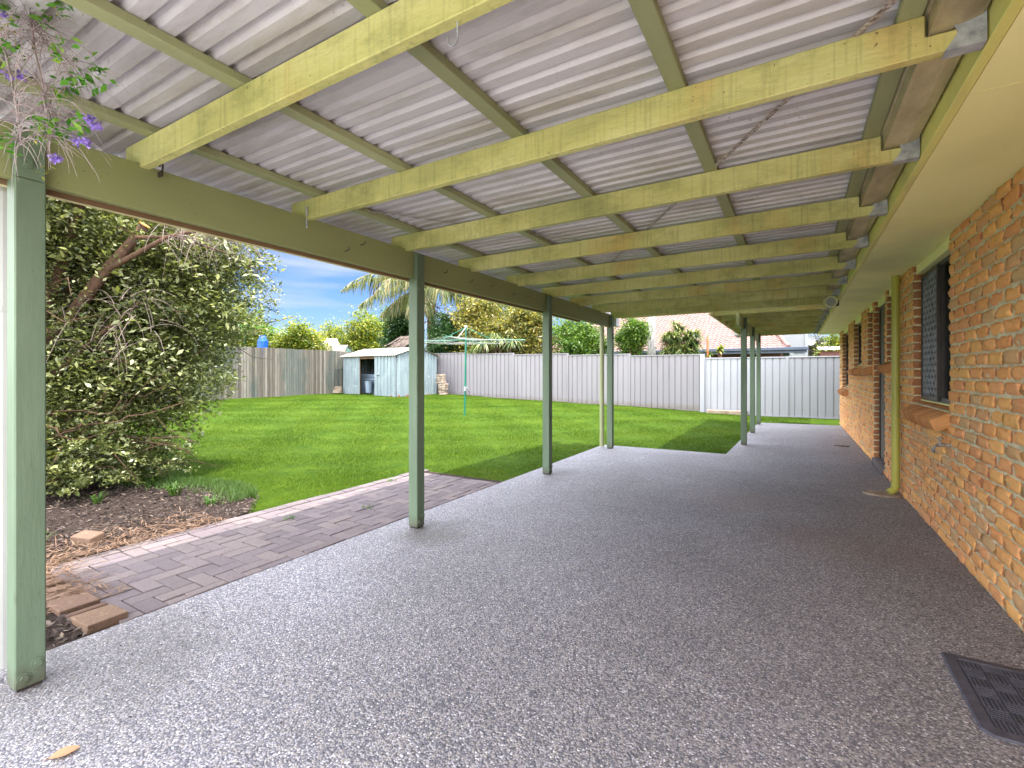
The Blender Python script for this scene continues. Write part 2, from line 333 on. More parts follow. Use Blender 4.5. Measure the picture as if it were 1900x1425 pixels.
# ------------------------------------------------------------------ mesh helpers
class MB:
    def __init__(s): s.v = []; s.f = []; s.r = []; s.n = 0; s.smooth = False
    def add(s, v, f, r=None):
        v = np.asarray(v, float).reshape(-1, 3); f = [tuple(int(i)+s.n for i in q) for q in f]
        s.v.append(v); s.f += f; s.r += [random.random() if r is None else r]*len(f); s.n += len(v); return s
    def box(s, x0, x1, y0, y1, z0, z1, r=None):
        v = [(x, y, z) for x in (x0, x1) for y in (y0, y1) for z in (z0, z1)]
        return s.add(v, [(0, 1, 3, 2), (4, 6, 7, 5), (0, 4, 5, 1), (2, 3, 7, 6), (0, 2, 6, 4), (1, 5, 7, 3)], r)
    def bbox(s, x0, x1, y0, y1, z0, z1, b=.004, r=None):
        """box with chamfered edges"""
        c = np.array([(x0+x1)/2, (y0+y1)/2, (z0+z1)/2]); h = np.array([x1-x0, y1-y0, z1-z0])/2
        b = min(b, h.min()*.45)
        vs = []; idx = {}
        for sx in (-1, 1):
            for sy in (-1, 1):
                for sz in (-1, 1):
                    for a in range(3):
                        d = h-b; d[a] = h[a]
                        idx[(sx, sy, sz, a)] = len(vs); vs.append(c+d*np.array([sx, sy, sz]))
        fs = []
        sg = (-1, 1)
        for a in range(3):
            o = [i for i in range(3) if i != a]
            for sa in sg:
                q = []
                for (p, t) in ((-1, -1), (1, -1), (1, 1), (-1, 1)):
                    k = [0, 0, 0]; k[a] = sa; k[o[0]] = p; k[o[1]] = t; q.append(idx[(*k, a)])
                if (sa < 0) != (a == 1): q = q[::-1]
                fs.append(tuple(q))
        for a in range(3):       # edges running along axis a
            o = [i for i in range(3) if i != a]
            for p in sg:
                for t in sg:
                    k0 = [0, 0, 0]; k1 = [0, 0, 0]; k0[a] = -1; k1[a] = 1
                    for k in (k0, k1): k[o[0]] = p; k[o[1]] = t
                    q = [idx[(*k0, o[0])], idx[(*k0, o[1])], idx[(*k1, o[1])], idx[(*k1, o[0])]]
                    if (p*t > 0) == (a == 1): q = q[::-1]
                    fs.append(tuple(q))
        for k in [(x, y, z) for x in sg for y in sg for z in sg]:
            fs.append((idx[(*k, 0)], idx[(*k, 1)], idx[(*k, 2)]))
        return s.add(vs, fs, r)
    def obox(s, c, ax, ay, az, r=None):
        """oriented box: centre and three half-axis vectors"""
        c, ax, ay, az = (np.array(k, float) for k in (c, ax, ay, az))
        v = [c+i*ax+j*ay+k*az for i in (-1, 1) for j in (-1, 1) for k in (-1, 1)]
        return s.add(v, [(0, 1, 3, 2), (4, 6, 7, 5), (0, 4, 5, 1), (2, 3, 7, 6), (0, 2, 6, 4), (1, 5, 7, 3)], r)
    def tube(s, pts, rad, n=8, caps=True, r=None):
        pts = [np.array(p, float) for p in pts]
        if not hasattr(rad, '__len__'): rad = [rad]*len(pts)
        vs = []; up = None
        for i, p in enumerate(pts):
            d = pts[min(i+1, len(pts)-1)]-pts[max(i-1, 0)]; d = d/(np.linalg.norm(d)+1e-9)
            if up is None: up = np.cross(d, (0.0, 0, 1)) if abs(d[2]) < .9 else np.cross(d, (1.0, 0, 0))
            up = up-d*np.dot(up, d); up /= (np.linalg.norm(up)+1e-9); w = np.cross(d, up)
            for k in range(n):
                a = 2*math.pi*k/n; vs.append(p+rad[i]*(math.cos(a)*up+math.sin(a)*w))
        fs = [(i*n+k, i*n+(k+1) % n, (i+1)*n+(k+1) % n, (i+1)*n+k) for i in range(len(pts)-1) for k in range(n)]
        if caps: fs += [tuple(range(n))[::-1], tuple((len(pts)-1)*n+k for k in range(n))]
        return s.add(vs, fs, r)
    def build(s, name, mat, parent=None, smooth=False):
        v = np.concatenate(s.v) if s.v else np.zeros((0, 3))
        off = np.array(base_of(parent)); me = bpy.data.meshes.new(name)
        me.from_pydata((v-off).tolist(), [], s.f); me.update()
        if len(s.r) == len(me.polygons):
            a = me.attributes.new('rnd', 'FLOAT', 'FACE'); a.data.foreach_set('value', s.r)
        if smooth: me.polygons.foreach_set('use_smooth', [True]*len(me.polygons))
        o = bpy.data.objects.new(name, me); COL.objects.link(o)
        if mat is not None: me.materials.append(M[mat])
        if parent is not None: o.parent = parent
        return o
def base_of(p):
    b = Vector((0, 0, 0))
    while p is not None: b += p.location; p = p.parent
    return tuple(b)
def fastmesh(name, v, nverts_per_face, mat, parent=None, rnd=None, smooth=False):
    """v: (faces*k,3) unshared verts"""
    k = nverts_per_face; nf = len(v)//k; off = np.array(base_of(parent))
    me = bpy.data.meshes.new(name); me.vertices.add(len(v)); me.vertices.foreach_set('co', (v-off).astype(np.float32).ravel())
    me.loops.add(len(v)); me.loops.foreach_set('vertex_index', np.arange(len(v), dtype=np.int32))
    me.polygons.add(nf); me.polygons.foreach_set('loop_start', np.arange(nf, dtype=np.int32)*k)
    me.update(calc_edges=True)
    if rnd is not None:
        a = me.attributes.new('rnd', 'FLOAT', 'FACE'); a.data.foreach_set('value', np.asarray(rnd, np.float32))
    me.materials.append(M[mat]); o = bpy.data.objects.new(name, me); COL.objects.link(o)
    if parent is not None: o.parent = parent
    return o
def gridmesh(name, xs, ys, zf, mat, parent=None, smooth=True):
    X, Y = np.meshgrid(xs, ys, indexing='ij'); Z = zf(X, Y); v = np.stack([X, Y, Z], -1).reshape(-1, 3)
    ny = len(ys); f = [(i*ny+j, (i+1)*ny+j, (i+1)*ny+j+1, i*ny+j+1) for i in range(len(xs)-1) for j in range(ny-1)]
    b = MB(); b.add(v, f, .5); return b.build(name, mat, parent, smooth)
def thing(name, label, cat, loc=(0, 0, 0), group=None):
    o = bpy.data.objects.new(name, None); COL.objects.link(o); o.location = loc; o.empty_display_size = .1
    tag(o, label, cat, group); return o
def tag(o, label, cat, group=None, kind=None):
    if label: o['label'] = label
    if cat: o['category'] = cat
    if group: o['group'] = group
    if kind: o['kind'] = kind
    return o
def struct(o): o['kind'] = 'structure'; return o
def dup_tree(o, parent=None):
    c = o.copy(); COL.objects.link(c); c.parent = parent
    for ch in [k for k in bpy.data.objects if k.parent == o]: dup_tree(ch, c)
    return c
def uv2w(u, v, D):     # photo pixel + depth -> world
    t = (u-950)/892; L = t*D; a = YAW
    return (L*math.cos(a)-D*math.sin(a), L*math.sin(a)+D*math.cos(a), H+(693-v)*D/892)

# ------------------------------------------------------------------ ground
def ground_z(X, Y):
    dx = np.maximum(0, -X-4.3); dy = np.maximum(0, Y-8.8); w = np.clip((-X-1.2)/2.5, 0, 1)
    return -.022+.032*np.minimum(dx, 16)+.016*np.minimum(dy, 14)*w
def gz(x, y): return float(ground_z(np.array(float(x)), np.array(float(y))))
def nonuni(a, b, step, far):
    mid = list(np.arange(a, b+1e-6, step)); lo = [a-far, a-far*.3, a-far*.1]; hi = [b+far*.1, b+far*.3, b+far]
    return np.array(lo+mid+hi)
struct(gridmesh('ground', nonuni(-22, 12, 1.0, 600), nonuni(-8, 30, 1.0, 600), lambda X, Y: ground_z(X, Y)-.05, 'lawn'))
def lawn_h(X, Y):
    z = ground_z(X, Y)
    n = .012*np.sin(X*1.7+Y*.6)+.01*np.sin(Y*2.3-X*.9+1)
    far = np.clip((np.maximum(-X-3.4, Y-8.9))/1.5, 0, 1)
    return z+n*far
struct(gridmesh('lawn', np.arange(-17.35, 9.1, .35), np.arange(-6, 17.3, .35), lawn_h, 'lawn'))

# slab
def slab():
    b = MB(); z = 0
    pts = [(-3.09, -.8), (1.03, -.8), (1.03, 14.85), (-.85, 14.62), (-.98, 8.62), (-3.09, 8.60)]
    n = len(pts); v = [(x, y, 0) for x, y in pts]+[(x, y, -.12) for x, y in pts]
    f = [tuple(range(n))]+[(i, i+n, (i+1) % n+n, (i+1) % n) for i in range(n)]
    b.add(v, f, .5); return b.build('concrete_slab', 'concrete')
struct(slab())
b = MB(); b.bbox(-6.0, 9.0, -9, -.81, -.12, -.004, .01); None
struct(b.build('rear_bounce_paving', 'pale_concrete'))  # unseen pale ground added behind the camera to bounce sunlight under the roof
# mulch bed
def mulch_h(X, Y):
    n = np.vectorize(lambda x, y: mnoise.noise(Vector((x*2.2, y*2.2, 0)))*.02+mnoise.noise(Vector((x*7, y*7, 3)))*.008)(X, Y)
    return ground_z(X, Y)+.026+n-np.clip((X+3.3)/.2, 0, 1)*.018
def bed_edge(x):   # far boundary of the bed as a function of x
    return 2.95+.25*np.sin(x*2.1)-.25*np.clip((x+5.6), 0, 1.2)
XS = np.arange(-9.5, -3.08, .08); YS = np.linspace(0, 1, 60)
def mulch():
    X = XS[:, None]*np.ones(60)[None]; lo = -1.5; Yt = np.where(XS > -4.4, 1.06, bed_edge(XS))
    Y = lo+(Yt[:, None]-lo)*YS[None]; Z = mulch_h(X, Y)
    v = np.stack([X, Y, Z], -1).reshape(-1, 3); ny = 60
    f = [(i*ny+j, (i+1)*ny+j, (i+1)*ny+j+1, i*ny+j+1) for i in range(len(XS)-1) for j in range(ny-1)]
    return MB().add(v, f, .5).build('garden_bed_soil', 'soil', smooth=True)
struct(mulch())
def rand_quads(c, size, aspect, tilt=1.0, flat=False, yaw=None):
    """leaf-shaped 4-gons (diamond) centred on c. returns (n*4,3)"""
    n = len(c); size = np.broadcast_to(size, (n,)); 
    th = rng.uniform(0, 2*np.pi, n) if yaw is None else yaw
    el = rng.normal(0, .5, n)*tilt
    d = np.stack([np.cos(th)*np.cos(el), np.sin(th)*np.cos(el), np.sin(el)], -1)
    up = np.tile(np.array([0., 0, 1]), (n, 1))+rng.normal(0, .6*tilt, (n, 3))
    w = np.cross(d, up); w /= np.linalg.norm(w, axis=1, keepdims=True)+1e-9
    nn = np.cross(w, d)
    h = size[:, None]*.5; ww = h*aspect
    v = np.stack([c-d*h, c+w*ww-d*h*.1+nn*ww*.35, c+d*h, c-w*ww-d*h*.1+nn*ww*.35], 1)
    return v.reshape(-1, 3)
# bark chips and litter
n = 26000
cx = rng.uniform(-9, -3.12, n); cy = rng.uniform(-1.2, 3.1, n)
lim = np.where(cx > -4.42, 1.02, bed_edge(cx)+.06)
k = cy < lim; cx, cy = cx[k], cy[k]
cz = mulch_h(cx, cy)+rng.uniform(0, .02, len(cx))
v = rand_quads(np.stack([cx, cy, cz], -1), rng.uniform(.02, .06, len(cx)), .3, .6)
tag(fastmesh('bark_chips', v, 4, 'chips', rnd=rng.random(len(v)//4)), 'dark bark chips covering the garden bed under the shrub', 'mulch', kind='stuff')
n = 2600
cx = -4.35-np.abs(rng.normal(0, .28, n)); cy = rng.uniform(.4, 2.4, n)
m2 = rng.random(n) < .35; cx[m2] = rng.uniform(-4.4, -3.5, m2.sum()); cy[m2] = 1.12+rng.normal(0, .12, m2.sum())
cz = np.maximum(mulch_h(cx, cy), 0)+rng.uniform(.006, .03, n)
v = rand_quads(np.stack([cx, cy, cz], -1), rng.uniform(.04, .13, n), .07, .3)
tag(fastmesh('straw_litter', v, 4, 'straw', rnd=rng.random(len(v)//4)), 'dry straw and leaf litter along the edge of the brick paving', 'litter', kind='stuff')

# brick paving
def paver_brick(b, x0, x1, y0, y1, z=.0, h=.05):
    g = .003; j = lambda: random.uniform(-.003, .003)
    dz = random.uniform(-.003, .003)
    b.bbox(x0+g+j(), x1-g+j(), y0+g+j(), y1-g+j(), z-h, z+dz, .004)
def paving():
    b = MB(); p = MB(); u = .115
    X0, X1, Y0, Y1 = -4.32, -3.095, 1.15, 4.95
    nx = int(math.ceil((X1-X0)/u)); ny = int(math.ceil((Y1-Y0)/u))
    for i in range(-2, nx+2):
        for jj in range(-2, ny+2):
            k = (i-jj) % 4       # 90 degree herringbone
            if k == 0: r = (i, i+2, jj, jj+1)
            elif k == 3: r = (i, i+1, jj, jj+2)   # vertical brick
            else: continue
            x0 = max(X0, X0+r[0]*u); x1 = min(X1, X0+r[1]*u); y0 = max(Y0, Y0+r[2]*u); y1 = min(Y1+.12*0, Y0+r[3]*u)
            if x1-x0 < .03 or y1-y0 < .03: continue
            paver_brick(b, x0, x1, y0, y1, .004)
    y = Y0
    while y < Y1+.15:
        paver_brick(b, -4.44, -4.325, y, min(y+.23, Y1+.17), .008); y += .232
    o = b.build('brick_paving', 'paver')
    p.box(-4.45, -3.095, 1.05, 5.1, -.05, -.012); q = p.build('paving_sand', 'soil')
    return o, q
for o in paving(): struct(o)
# raised edging bricks at the near end
edge = thing('brick_edging', 'short row of old raised bricks across the near end of the brick paving', 'brick edging', (-3.7, 1.08, 0))
x = -3.12; kk = 0
while x > -4.45:
    b = MB(); flat = kk in (0, 3); w = .2 if flat else random.uniform(.045, .07)
    z = .036 if flat else random.uniform(.012, .028)
    c = (x-w/2, 1.10+random.uniform(-.012, .012), z-.03)
    a = random.uniform(-.06, .06); hx = w/2-.004
    b.obox(c, (hx*math.cos(a), hx*math.sin(a), random.uniform(-.004, .004)), (-.09*math.sin(a), .09*math.cos(a), 0), (0, 0, .03))
    o = b.build('edging_brick', 'edgepaver', edge)
    bv = o.modifiers.new('bevel', 'BEVEL'); bv.width = .006; bv.segments = 2
    x -= w+.004; kk += 1
b = MB(); b.obox((-4.75, 1.55, .05), (.10, .03, .0), (-.018, .052, .01), (0, 0, .03)); o = b.build('loose_brick', 'edgepaver')
bv = o.modifiers.new('bevel', 'BEVEL'); bv.width = .008; bv.segments = 2
tag(o, 'loose half-buried reddish brick lying in the garden litter beside the paving', 'brick')

# grass blades
def grass():
    n = 520000
    D = 4.2+16.5*rng.random(n)**1.25; t = rng.uniform(-.85, .62, n); L = D*t; a = YAW
    X = L*math.cos(a)-D*math.sin(a); Y = L*math.sin(a)+D*math.cos(a)
    k = (X > -17.2) & (Y < 17.05) & (X < 1.3)
    k &= ~((X > -3.1) & (Y < 8.63)); k &= ~((X > -1.0+.02*(Y-8.6)) & (Y < 14.7+.1*X))
    k &= ~((X > -4.46) & (Y < 4.98+np.clip(-X-3.1, 0, 2)*.14))
    k &= ~((X > -9.4) & (Y < bed_edge(X)) & (X < -4.4))
    k &= ~((X > -17.1) & (X < -13.85) & (Y > 14.35))
    X, Y, D = X[k], Y[k], D[k]; n = len(X)
    Z = lawn_h(X, Y)
    hgt = rng.uniform(.02, .042, n)*(.8+.4*np.sin(X*3.1+1)*np.sin(Y*2.7)); wid = .0022*np.clip(D/5, 1, 3.4)
    th = rng.uniform(0, 2*np.pi, n); lean = rng.normal(0, .55, (n, 2))
    c = np.stack([X, Y, Z-.004], -1); wv = np.stack([np.cos(th), np.sin(th), np.zeros(n)], -1)*wid[:, None]
    tip = c+np.stack([lean[:, 0]*hgt, lean[:, 1]*hgt, hgt], -1)
    v = np.stack([c-wv, c+wv, tip], 1).reshape(-1, 3)
    r = np.clip(.42+.3*np.clip(np.sin(X*2.9+1.7*np.sin(Y*1.3))*np.sin(Y*3.3+1.2*np.sin(X*1.1))-.55, 0, 1)+.22*np.sin(X*1.3+Y*.5)*np.sin(Y*1.9-X*.35)+rng.normal(0, .2, n), 0, 1)
    tag(fastmesh('lawn_grass', v, 3, 'grass', rnd=r), 'short bright green lawn grass', 'grass', kind='stuff')
grass()
def tuft(x, y, n, h, mat, name, label):
    z = float(mulch_h(np.array([[x]]), np.array([[y]]))[0, 0]); vs = []
    for i in range(n):
        a = random.uniform(0, 6.28); d = np.array([math.cos(a), math.sin(a), 0]); w = np.array([-d[1], d[0], 0])*random.uniform(.004, .009)
        L = h*random.uniform(.5, 1.1); sp = random.uniform(.2, .9); p0 = np.array([x, y, z])+d*random.uniform(0, .05)
        p1 = p0+d*L*sp*.5+np.array([0, 0, L*.7]); p2 = p0+d*L*sp*1.1+np.array([0, 0, L*random.uniform(.5, .9)])
        vs += [p0-w, p0+w, p1+w, p1-w, p1-w, p1+w, p2+w*.2, p2-w*.2]
    o = fastmesh(name, np.array(vs), 4, mat, rnd=rng.random(len(vs)//4)); tag(o, label, 'weed', 'weeds in the garden bed'); return o
TUFTS = [(-5.6, 2.55, 60, .16, 'large grassy weed clump where the bark chips meet the lawn'),
         (-6.3, 2.65, 50, .15, 'grassy weed clump under the right tip of the big shrub'),
         (-5.0, 2.6, 35, .1, 'low grassy weed nearest the paving corner by the lawn'),
         (-5.9, 2.0, 22, .15, 'small upright weed alone in the middle of the bark chips'),
         (-5.0, 1.35, 16, .12, 'small broad-leaved weed beside the loose brick'),
         (-6.9, 2.6, 60, .13, 'pale grassy weed clump in the shade below the shrub')]
for i, (x, y, n_, h_, lb) in enumerate(TUFTS): tuft(x, y, n_, h_, 'weed', 'weed', lb)
n = 9000
cx = rng.uniform(-7.6, -4.9, n); cy = bed_edge(cx)-np.abs(rng.normal(0, .16, n))+.05
cz = mulch_h(cx, cy)+.01
th = rng.uniform(0, 6.28, n); hg = rng.uniform(.03, .08, n)
c = np.stack([cx, cy, cz], -1); wv = np.stack([np.cos(th), np.sin(th), 0*th], -1)*.003
tip = c+np.stack([rng.normal(0, .03, n), rng.normal(0, .03, n), hg], -1)
tag(fastmesh('creeping_grass', np.stack([c-wv, c+wv, tip], 1).reshape(-1, 3), 3, 'weed', rnd=rng.random(n)), 'sparse creeping grass along the edge of the garden bed', 'grass', kind='stuff')
# paving weeds
for (x, y, lb) in ((-3.62, 3.35, 'small green weed growing in a paving joint in front of the second post'), (-3.95, 2.75, 'dark little weed in the brick paving nearest the sunlit strip'), (-4.28, 4.35, 'tiny weed at the sunlit edge of the paving by the second post')):
    vs = rand_quads(np.array([[x, y, .02]])+rng.normal(0, .03, (26, 3))*[1, 1, .25], rng.uniform(.02, .045, 26), .4, .8)
    tag(fastmesh('paving_weed', vs, 4, 'weed', rnd=rng.random(26)), lb, 'weed')

# ------------------------------------------------------------------ patio cover
PX0, PX1 = -2.878, -2.78
def corr(b, x0, x1, y0, y1, z0, z1, pitch=.095, amp=.011):
    """sheet with ribs along x; profile along y. z at x0, x1"""
    prof = [(0, -1), (.32, -1), (.45, 1), (.67, 1), (.8, -1)]
    ys = []; n = int((y1-y0)/pitch)
    for i in range(n):
        for (p, s_) in prof: ys.append((y0+(i+p)*pitch, s_*amp))
    ys.append((y0+n*pitch, -amp)); xs = np.linspace(x0, x1, 8)
    for off in (0, .0012):
        v = [(x, y, z0+(z1-z0)*(x-x0)/(x1-x0)+zz+off) for x in xs for (y, zz) in ys]; m = len(ys)
        f = [(i*m+j, (i+1)*m+j, (i+1)*m+j+1, i*m+j+1) for i in range(len(xs)-1) for j in range(m-1)]
        b.add(v, f, .5)
def bolt(parent, c, axis, r=.018):
    b = MB(); c = np.array(c); ax = np.array(axis, float)
    b.tube([c, c+ax*.004], r*1.25, 14); b.tube([c+ax*.004, c+ax*.013], r*.8, 6)
    return b.build('bolt', 'post', parent)
def post(parent, x0, x1, y0, y1, ztop, znotch=None, xn=None, z0=.0, mat='post'):
    b = MB()
    if znotch:
        b.bbox(x0, x1, y0, y1, z0+.012, znotch, .005); b.bbox(xn, x1, y0+.0005, y1-.0005, znotch+.0005, ztop, .004)
    else: b.bbox(x0, x1, y0, y1, z0+.012, ztop, .005)
    p = b.build('post', mat, parent)
    q = MB(); q.box(x0+.01, x1-.01, y0+.01, y1-.01, -.02, z0+.012); q.build('post_shoe', 'dark', p)
    return p
patio = thing('patio_cover', 'pale green timber patio cover with corrugated metal roof attached to the brick house', 'patio roof', (-2.83, 0, 0))
for i, y0 in enumerate((.67, 3.127, 5.685, 8.21)):
    p = post(patio, PX0, PX1, y0, y0+.098, 2.36, 2.15, -2.822)
    if i < 3:
        bolt(p, (PX1, y0+.03, 2.06+.0), (1, 0, 0)) if i else bolt(p, (PX1, y0+.04, 2.215), (1, 0, 0))
        bolt(p, (PX1, y0+.028, .055), (1, 0, 0)); bolt(p, (PX1, y0+.07, .10), (1, 0, 0))
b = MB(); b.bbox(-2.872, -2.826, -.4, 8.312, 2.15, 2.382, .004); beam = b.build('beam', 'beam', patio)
b = MB(); b.bbox(-2.945, -2.895, -.2, 7.0, 2.135, 2.175, .003); b.build('trim_board', 'cream', patio)
b = MB(); b.bbox(-2.893, -2.876, -.2, 6.99, 2.13, 2.19, .002); b.build('trim_strip', 'brownwood', patio)
def rafter(parent, y, x0, x1, z0, z1, hgt=.135, w=.045, notch=True):
    """profile in xz extruded along y"""
    zx = lambda x: z0+(z1-z0)*(x-x0)/(x1-x0)
    pr = [(x0, zx(x0)), (x1, z1)]
    if notch: pr += [(x1, z1+.06), (.375, z1+.06), (.375, z1+hgt)]
    else: pr += [(x1, z1+hgt)]
    pr += [(x0, zx(x0)+hgt)]
    n = len(pr); v = [(x, y, z) for x, z in pr]+[(x, y+w, z) for x, z in pr]
    f = [tuple(range(n)), tuple(range(n, 2*n))[::-1]]+[(i, i+n, (i+1) % n+n, (i+1) % n) for i in range(n)]
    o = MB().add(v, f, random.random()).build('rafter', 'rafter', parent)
    bv = o.modifiers.new('bevel', 'BEVEL'); bv.width = .004; bv.segments = 1
    h = MB(); t = .0015
    # jagged joist-hanger plate on both faces, folded under
    pl = [(.525, z1-.004), (.425, z1-.004), (.448, z1+.03), (.455, z1+.045), (.445, z1+.075), (.46, z1+.10), (.45, z1+.125), (.525, z1+.13)]
    for yy, s_ in ((y-.0035, -1), (y+w+.0035, 1)):
        m = len(pl); vv = [(x, yy, min(z, z1+.058) if x > .38 and False else z) for x, z in pl]+[(x, yy+s_*t, z) for x, z in pl]
        h.add(vv, [tuple(range(m)), tuple(range(m, 2*m))[::-1]]+[(i, i+m, (i+1) % m+m, (i+1) % m) for i in range(m)])
    h.box(.425, .525, y-.0035, y+w+.0035, z1-.006, z1-.0035)
    h.build('joist_hanger', 'galv', o)
    return o
ZO, ZI = 2.362, 2.392
RY = [-2.67, -1.72, -.77, .18, 1.13, 2.08, 3.03, 3.98, 4.93, 5.88, 6.83, 7.78, 8.73]
for y in [-.36]+RY[3:]: rafter(patio, y, -2.985, .528, ZO, ZI)
PXS = (-2.76, -2.0, -1.23, -.46, .30)
def purlin(parent, x, y0, y1):
    z = ZO+(ZI-ZO)*(x+2.985)/3.51+.135
    b = MB(); b.bbox(x, x+.07, y0, y1, z+.001, z+.04, .003); return b.build('purlin', 'purlin', parent)
for x in PXS: purlin(patio, x, -.38, 8.9)
b = MB(); corr(b, -3.30, .47, -.385, 8.92, ZO+.131+.040+.0125, ZI+.135+.040+.0125); b.build('roof_sheeting', 'roofing', patio)
# gutter on outer edge, downpipes, front edge gutter pipe
def gutter(x0, x1, y0, y1, z0, z1, name, mat, parent):
    b = MB(); t = .003
    b.box(x0, x1, y0, y1, z0, z0+t); b.box(x0, x0+t, y0, y1, z0+t+.0003, z1); b.box(x1-t, x1, y0, y1, z0+t+.0003, z1)
    b.box(x0+t+.0003, x1-t-.0003, y0, y0+t, z0+t+.0003, z1); b.box(x0+t+.0003, x1-t-.0003, y1-t, y1, z0+t+.0003, z1)
    return b.build(name, mat, parent)
gutter(-3.37, -3.26, -.38, 8.97, 2.38, 2.515, 'gutter', 'white_pipe', patio)
b = MB(); b.bbox(-2.985, -2.90, 8.775, 8.99, 2.22, 2.40, .004); b.build('gutter_box', 'white_pipe', patio)
def pipe(name, pts, r, mat, parent, n=14): 
    return MB().tube(pts, r, n).build(name, mat, parent, smooth=False)
pipe('downpipe', [(-3.30, .70, 2.40), (-3.28, .70, 2.33), (-3.02, .70, 2.2), (-2.985, .70, 2.12), (-2.985, .70, .05)], .038, 'white_pipe', patio)
o = MB().tube([(-2.985, .70, 1.60), (-2.985, .70, 1.62)], .043, 14).build('pipe_clip', 'white_pipe', patio)
pipe('downpipe', [(-2.99, 8.27, 2.2), (-2.99, 8.27, .02)], .04, 'pale_green_pipe', patio)
pp = pipe('drain_pipe', [(-2.80, 8.855, 2.395), (.28, 8.855, 2.425), (.36, 8.82, 2.43), (.40, 8.70, 2.44)], .033, 'cream', patio)
for x in (-1.35, .1): MB().tube([(x, 8.855, 2.409), (x+.035, 8.855, 2.409)], .037, 14).build('pipe_collar', 'cream', pp)
# strap braces between rafters
def strap(p0, p1):
    p0 = np.array(p0, float); p1 = np.array(p1, float); d = p1-p0; L = np.linalg.norm(d); d /= L
    w = np.cross(d, (0, 0, 1)); w /= np.linalg.norm(w)
    b = MB(); b.obox((p0+p1)/2, d*L/2, w*.013, np.array((0, 0, .0008))); return b.build('strap_brace', 'rust', patio)
def zt(x): return ZO+(ZI-ZO)*(x+2.985)/3.51+.13
for (a_, c_) in (((.30, 1.9), (-2.74, 6.6)), ((-2.74, 2.44), (.30, 6.9))):
    for k in range(5):   # sagging pieces bay to bay
        t0, t1 = k/5, (k+1)/5
        q0 = (a_[0]+(c_[0]-a_[0])*t0, a_[1]+(c_[1]-a_[1])*t0); q1 = (a_[0]+(c_[0]-a_[0])*t1, a_[1]+(c_[1]-a_[1])*t1)
        if q0[1] > 6.2: continue
    z0 = zt(-1)+.012
    strap((*a_, z0+.0), (*c_, z0-.0))
for k, (y, z) in enumerate(((3.55, 2.27), (3.95, 2.25), (4.35, 2.27), (4.8, 2.24), (5.15, 2.26), (2.4, 2.22), (2.55, 2.3))):
    MB().tube([(-2.826, y, z), (-2.80, y, z), (-2.79, y+.01, z+.012), (-2.795, y+.015, z+.028)], .0035, 6).build('cup_hook', 'dark', beam)
# ledger board on fascia
b = MB(); b.bbox(.531, .568, -.45, 15.2, 2.388, 2.555, .003); b.build('ledger_board', 'ledger', patio)
# hook and clips
def hook():
    pts = []
    for i in range(15):
        a = math.pi*(1.0+i/14*1.05); pts.append((-.886+.018*math.cos(a), 1.155, 2.335+.02*math.sin(a)))
    pts = [(-.904, 1.155, 2.352)]+pts+[(-.868, 1.155, 2.38), (-.868, 1.155, 2.40)]
    return MB().tube(pts, .003, 8).build('hook', 'galv', smooth=True)
tag(hook(), 'small bent metal hook screwed under the nearest rafter', 'hook')
b = MB(); b.tube([(-2.80, 2.065, 2.36), (-2.80, 2.065, 2.30)], .006, 8); b.tube([(-2.80, 2.065, 2.44), (-2.80, 2.065, 2.38)], .006, 8); b.build('threaded_rod', 'galv', patio)
b = MB(); b.tube([(-2.79, 1.20, 2.385), (-2.77, 1.20, 2.40), (-2.755, 1.20, 2.385), (-2.757, 1.20, 2.36), (-2.775, 1.20, 2.352)], .005, 6); b.box(-2.80, -2.76, 1.196, 1.204, 2.33, 2.355)
tag(b.build('clip', 'dark'), 'small dark clip left on the beam beside the nearest rafter', 'clip')

# ------------------------------------------------------------------ narrow walkway cover
walk = thing('walkway_cover', 'narrow far verandah roof on three slim green posts beside the brick wall', 'verandah roof', (-.82, 9.9, 0))
for y0 in (9.93, 12.04, 14.13): post(walk, -.87, -.77, y0-.045, y0+.05, 2.37, 2.16, -.815)
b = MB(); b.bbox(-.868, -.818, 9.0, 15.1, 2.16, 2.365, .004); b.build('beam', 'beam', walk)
for k in range(7): rafter(walk, 9.35+.95*k, -1.27, .528, 2.372, ZI)
for x in (-1.22, -.46, .30):
    z = 2.392+.135; b = MB(); b.bbox(x, x+.07, 8.99, 15.15, z+.003, z+.04, .003); b.build('purlin', 'purlin', walk)
b = MB(); b.bbox(-1.305, -1.273, 8.98, 15.2, 2.36, 2.53, .003); b.build('edge_board', 'cream', walk)
b = MB(); corr(b, -1.36, .47, 8.925, 15.25, ZI+.172+.012, ZI+.176+.012); b.build('roof_sheeting', 'roofing', walk)
gutter(-1.42, -1.31, 14.2, 15.25, 2.36, 2.46, 'gutter', 'white_pipe', walk)

# ------------------------------------------------------------------ the brick house
house = thing('brick_house', 'low orange brick house along the right side of the patio', 'house', (1.0, 6, 0))
WX = 1.005; WD = .11
OPEN = [(4.82, 6.10, 1.05, 2.32), (7.0, 7.68, 1.50, 2.32), (7.86, 8.83, .10, 2.32), (9.0, 9.56, 1.46, 2.32), (10.4, 11.66, 1.46, 2.32), (12.8, 14.3, 1.00, 2.32)]
YEND = 15.15
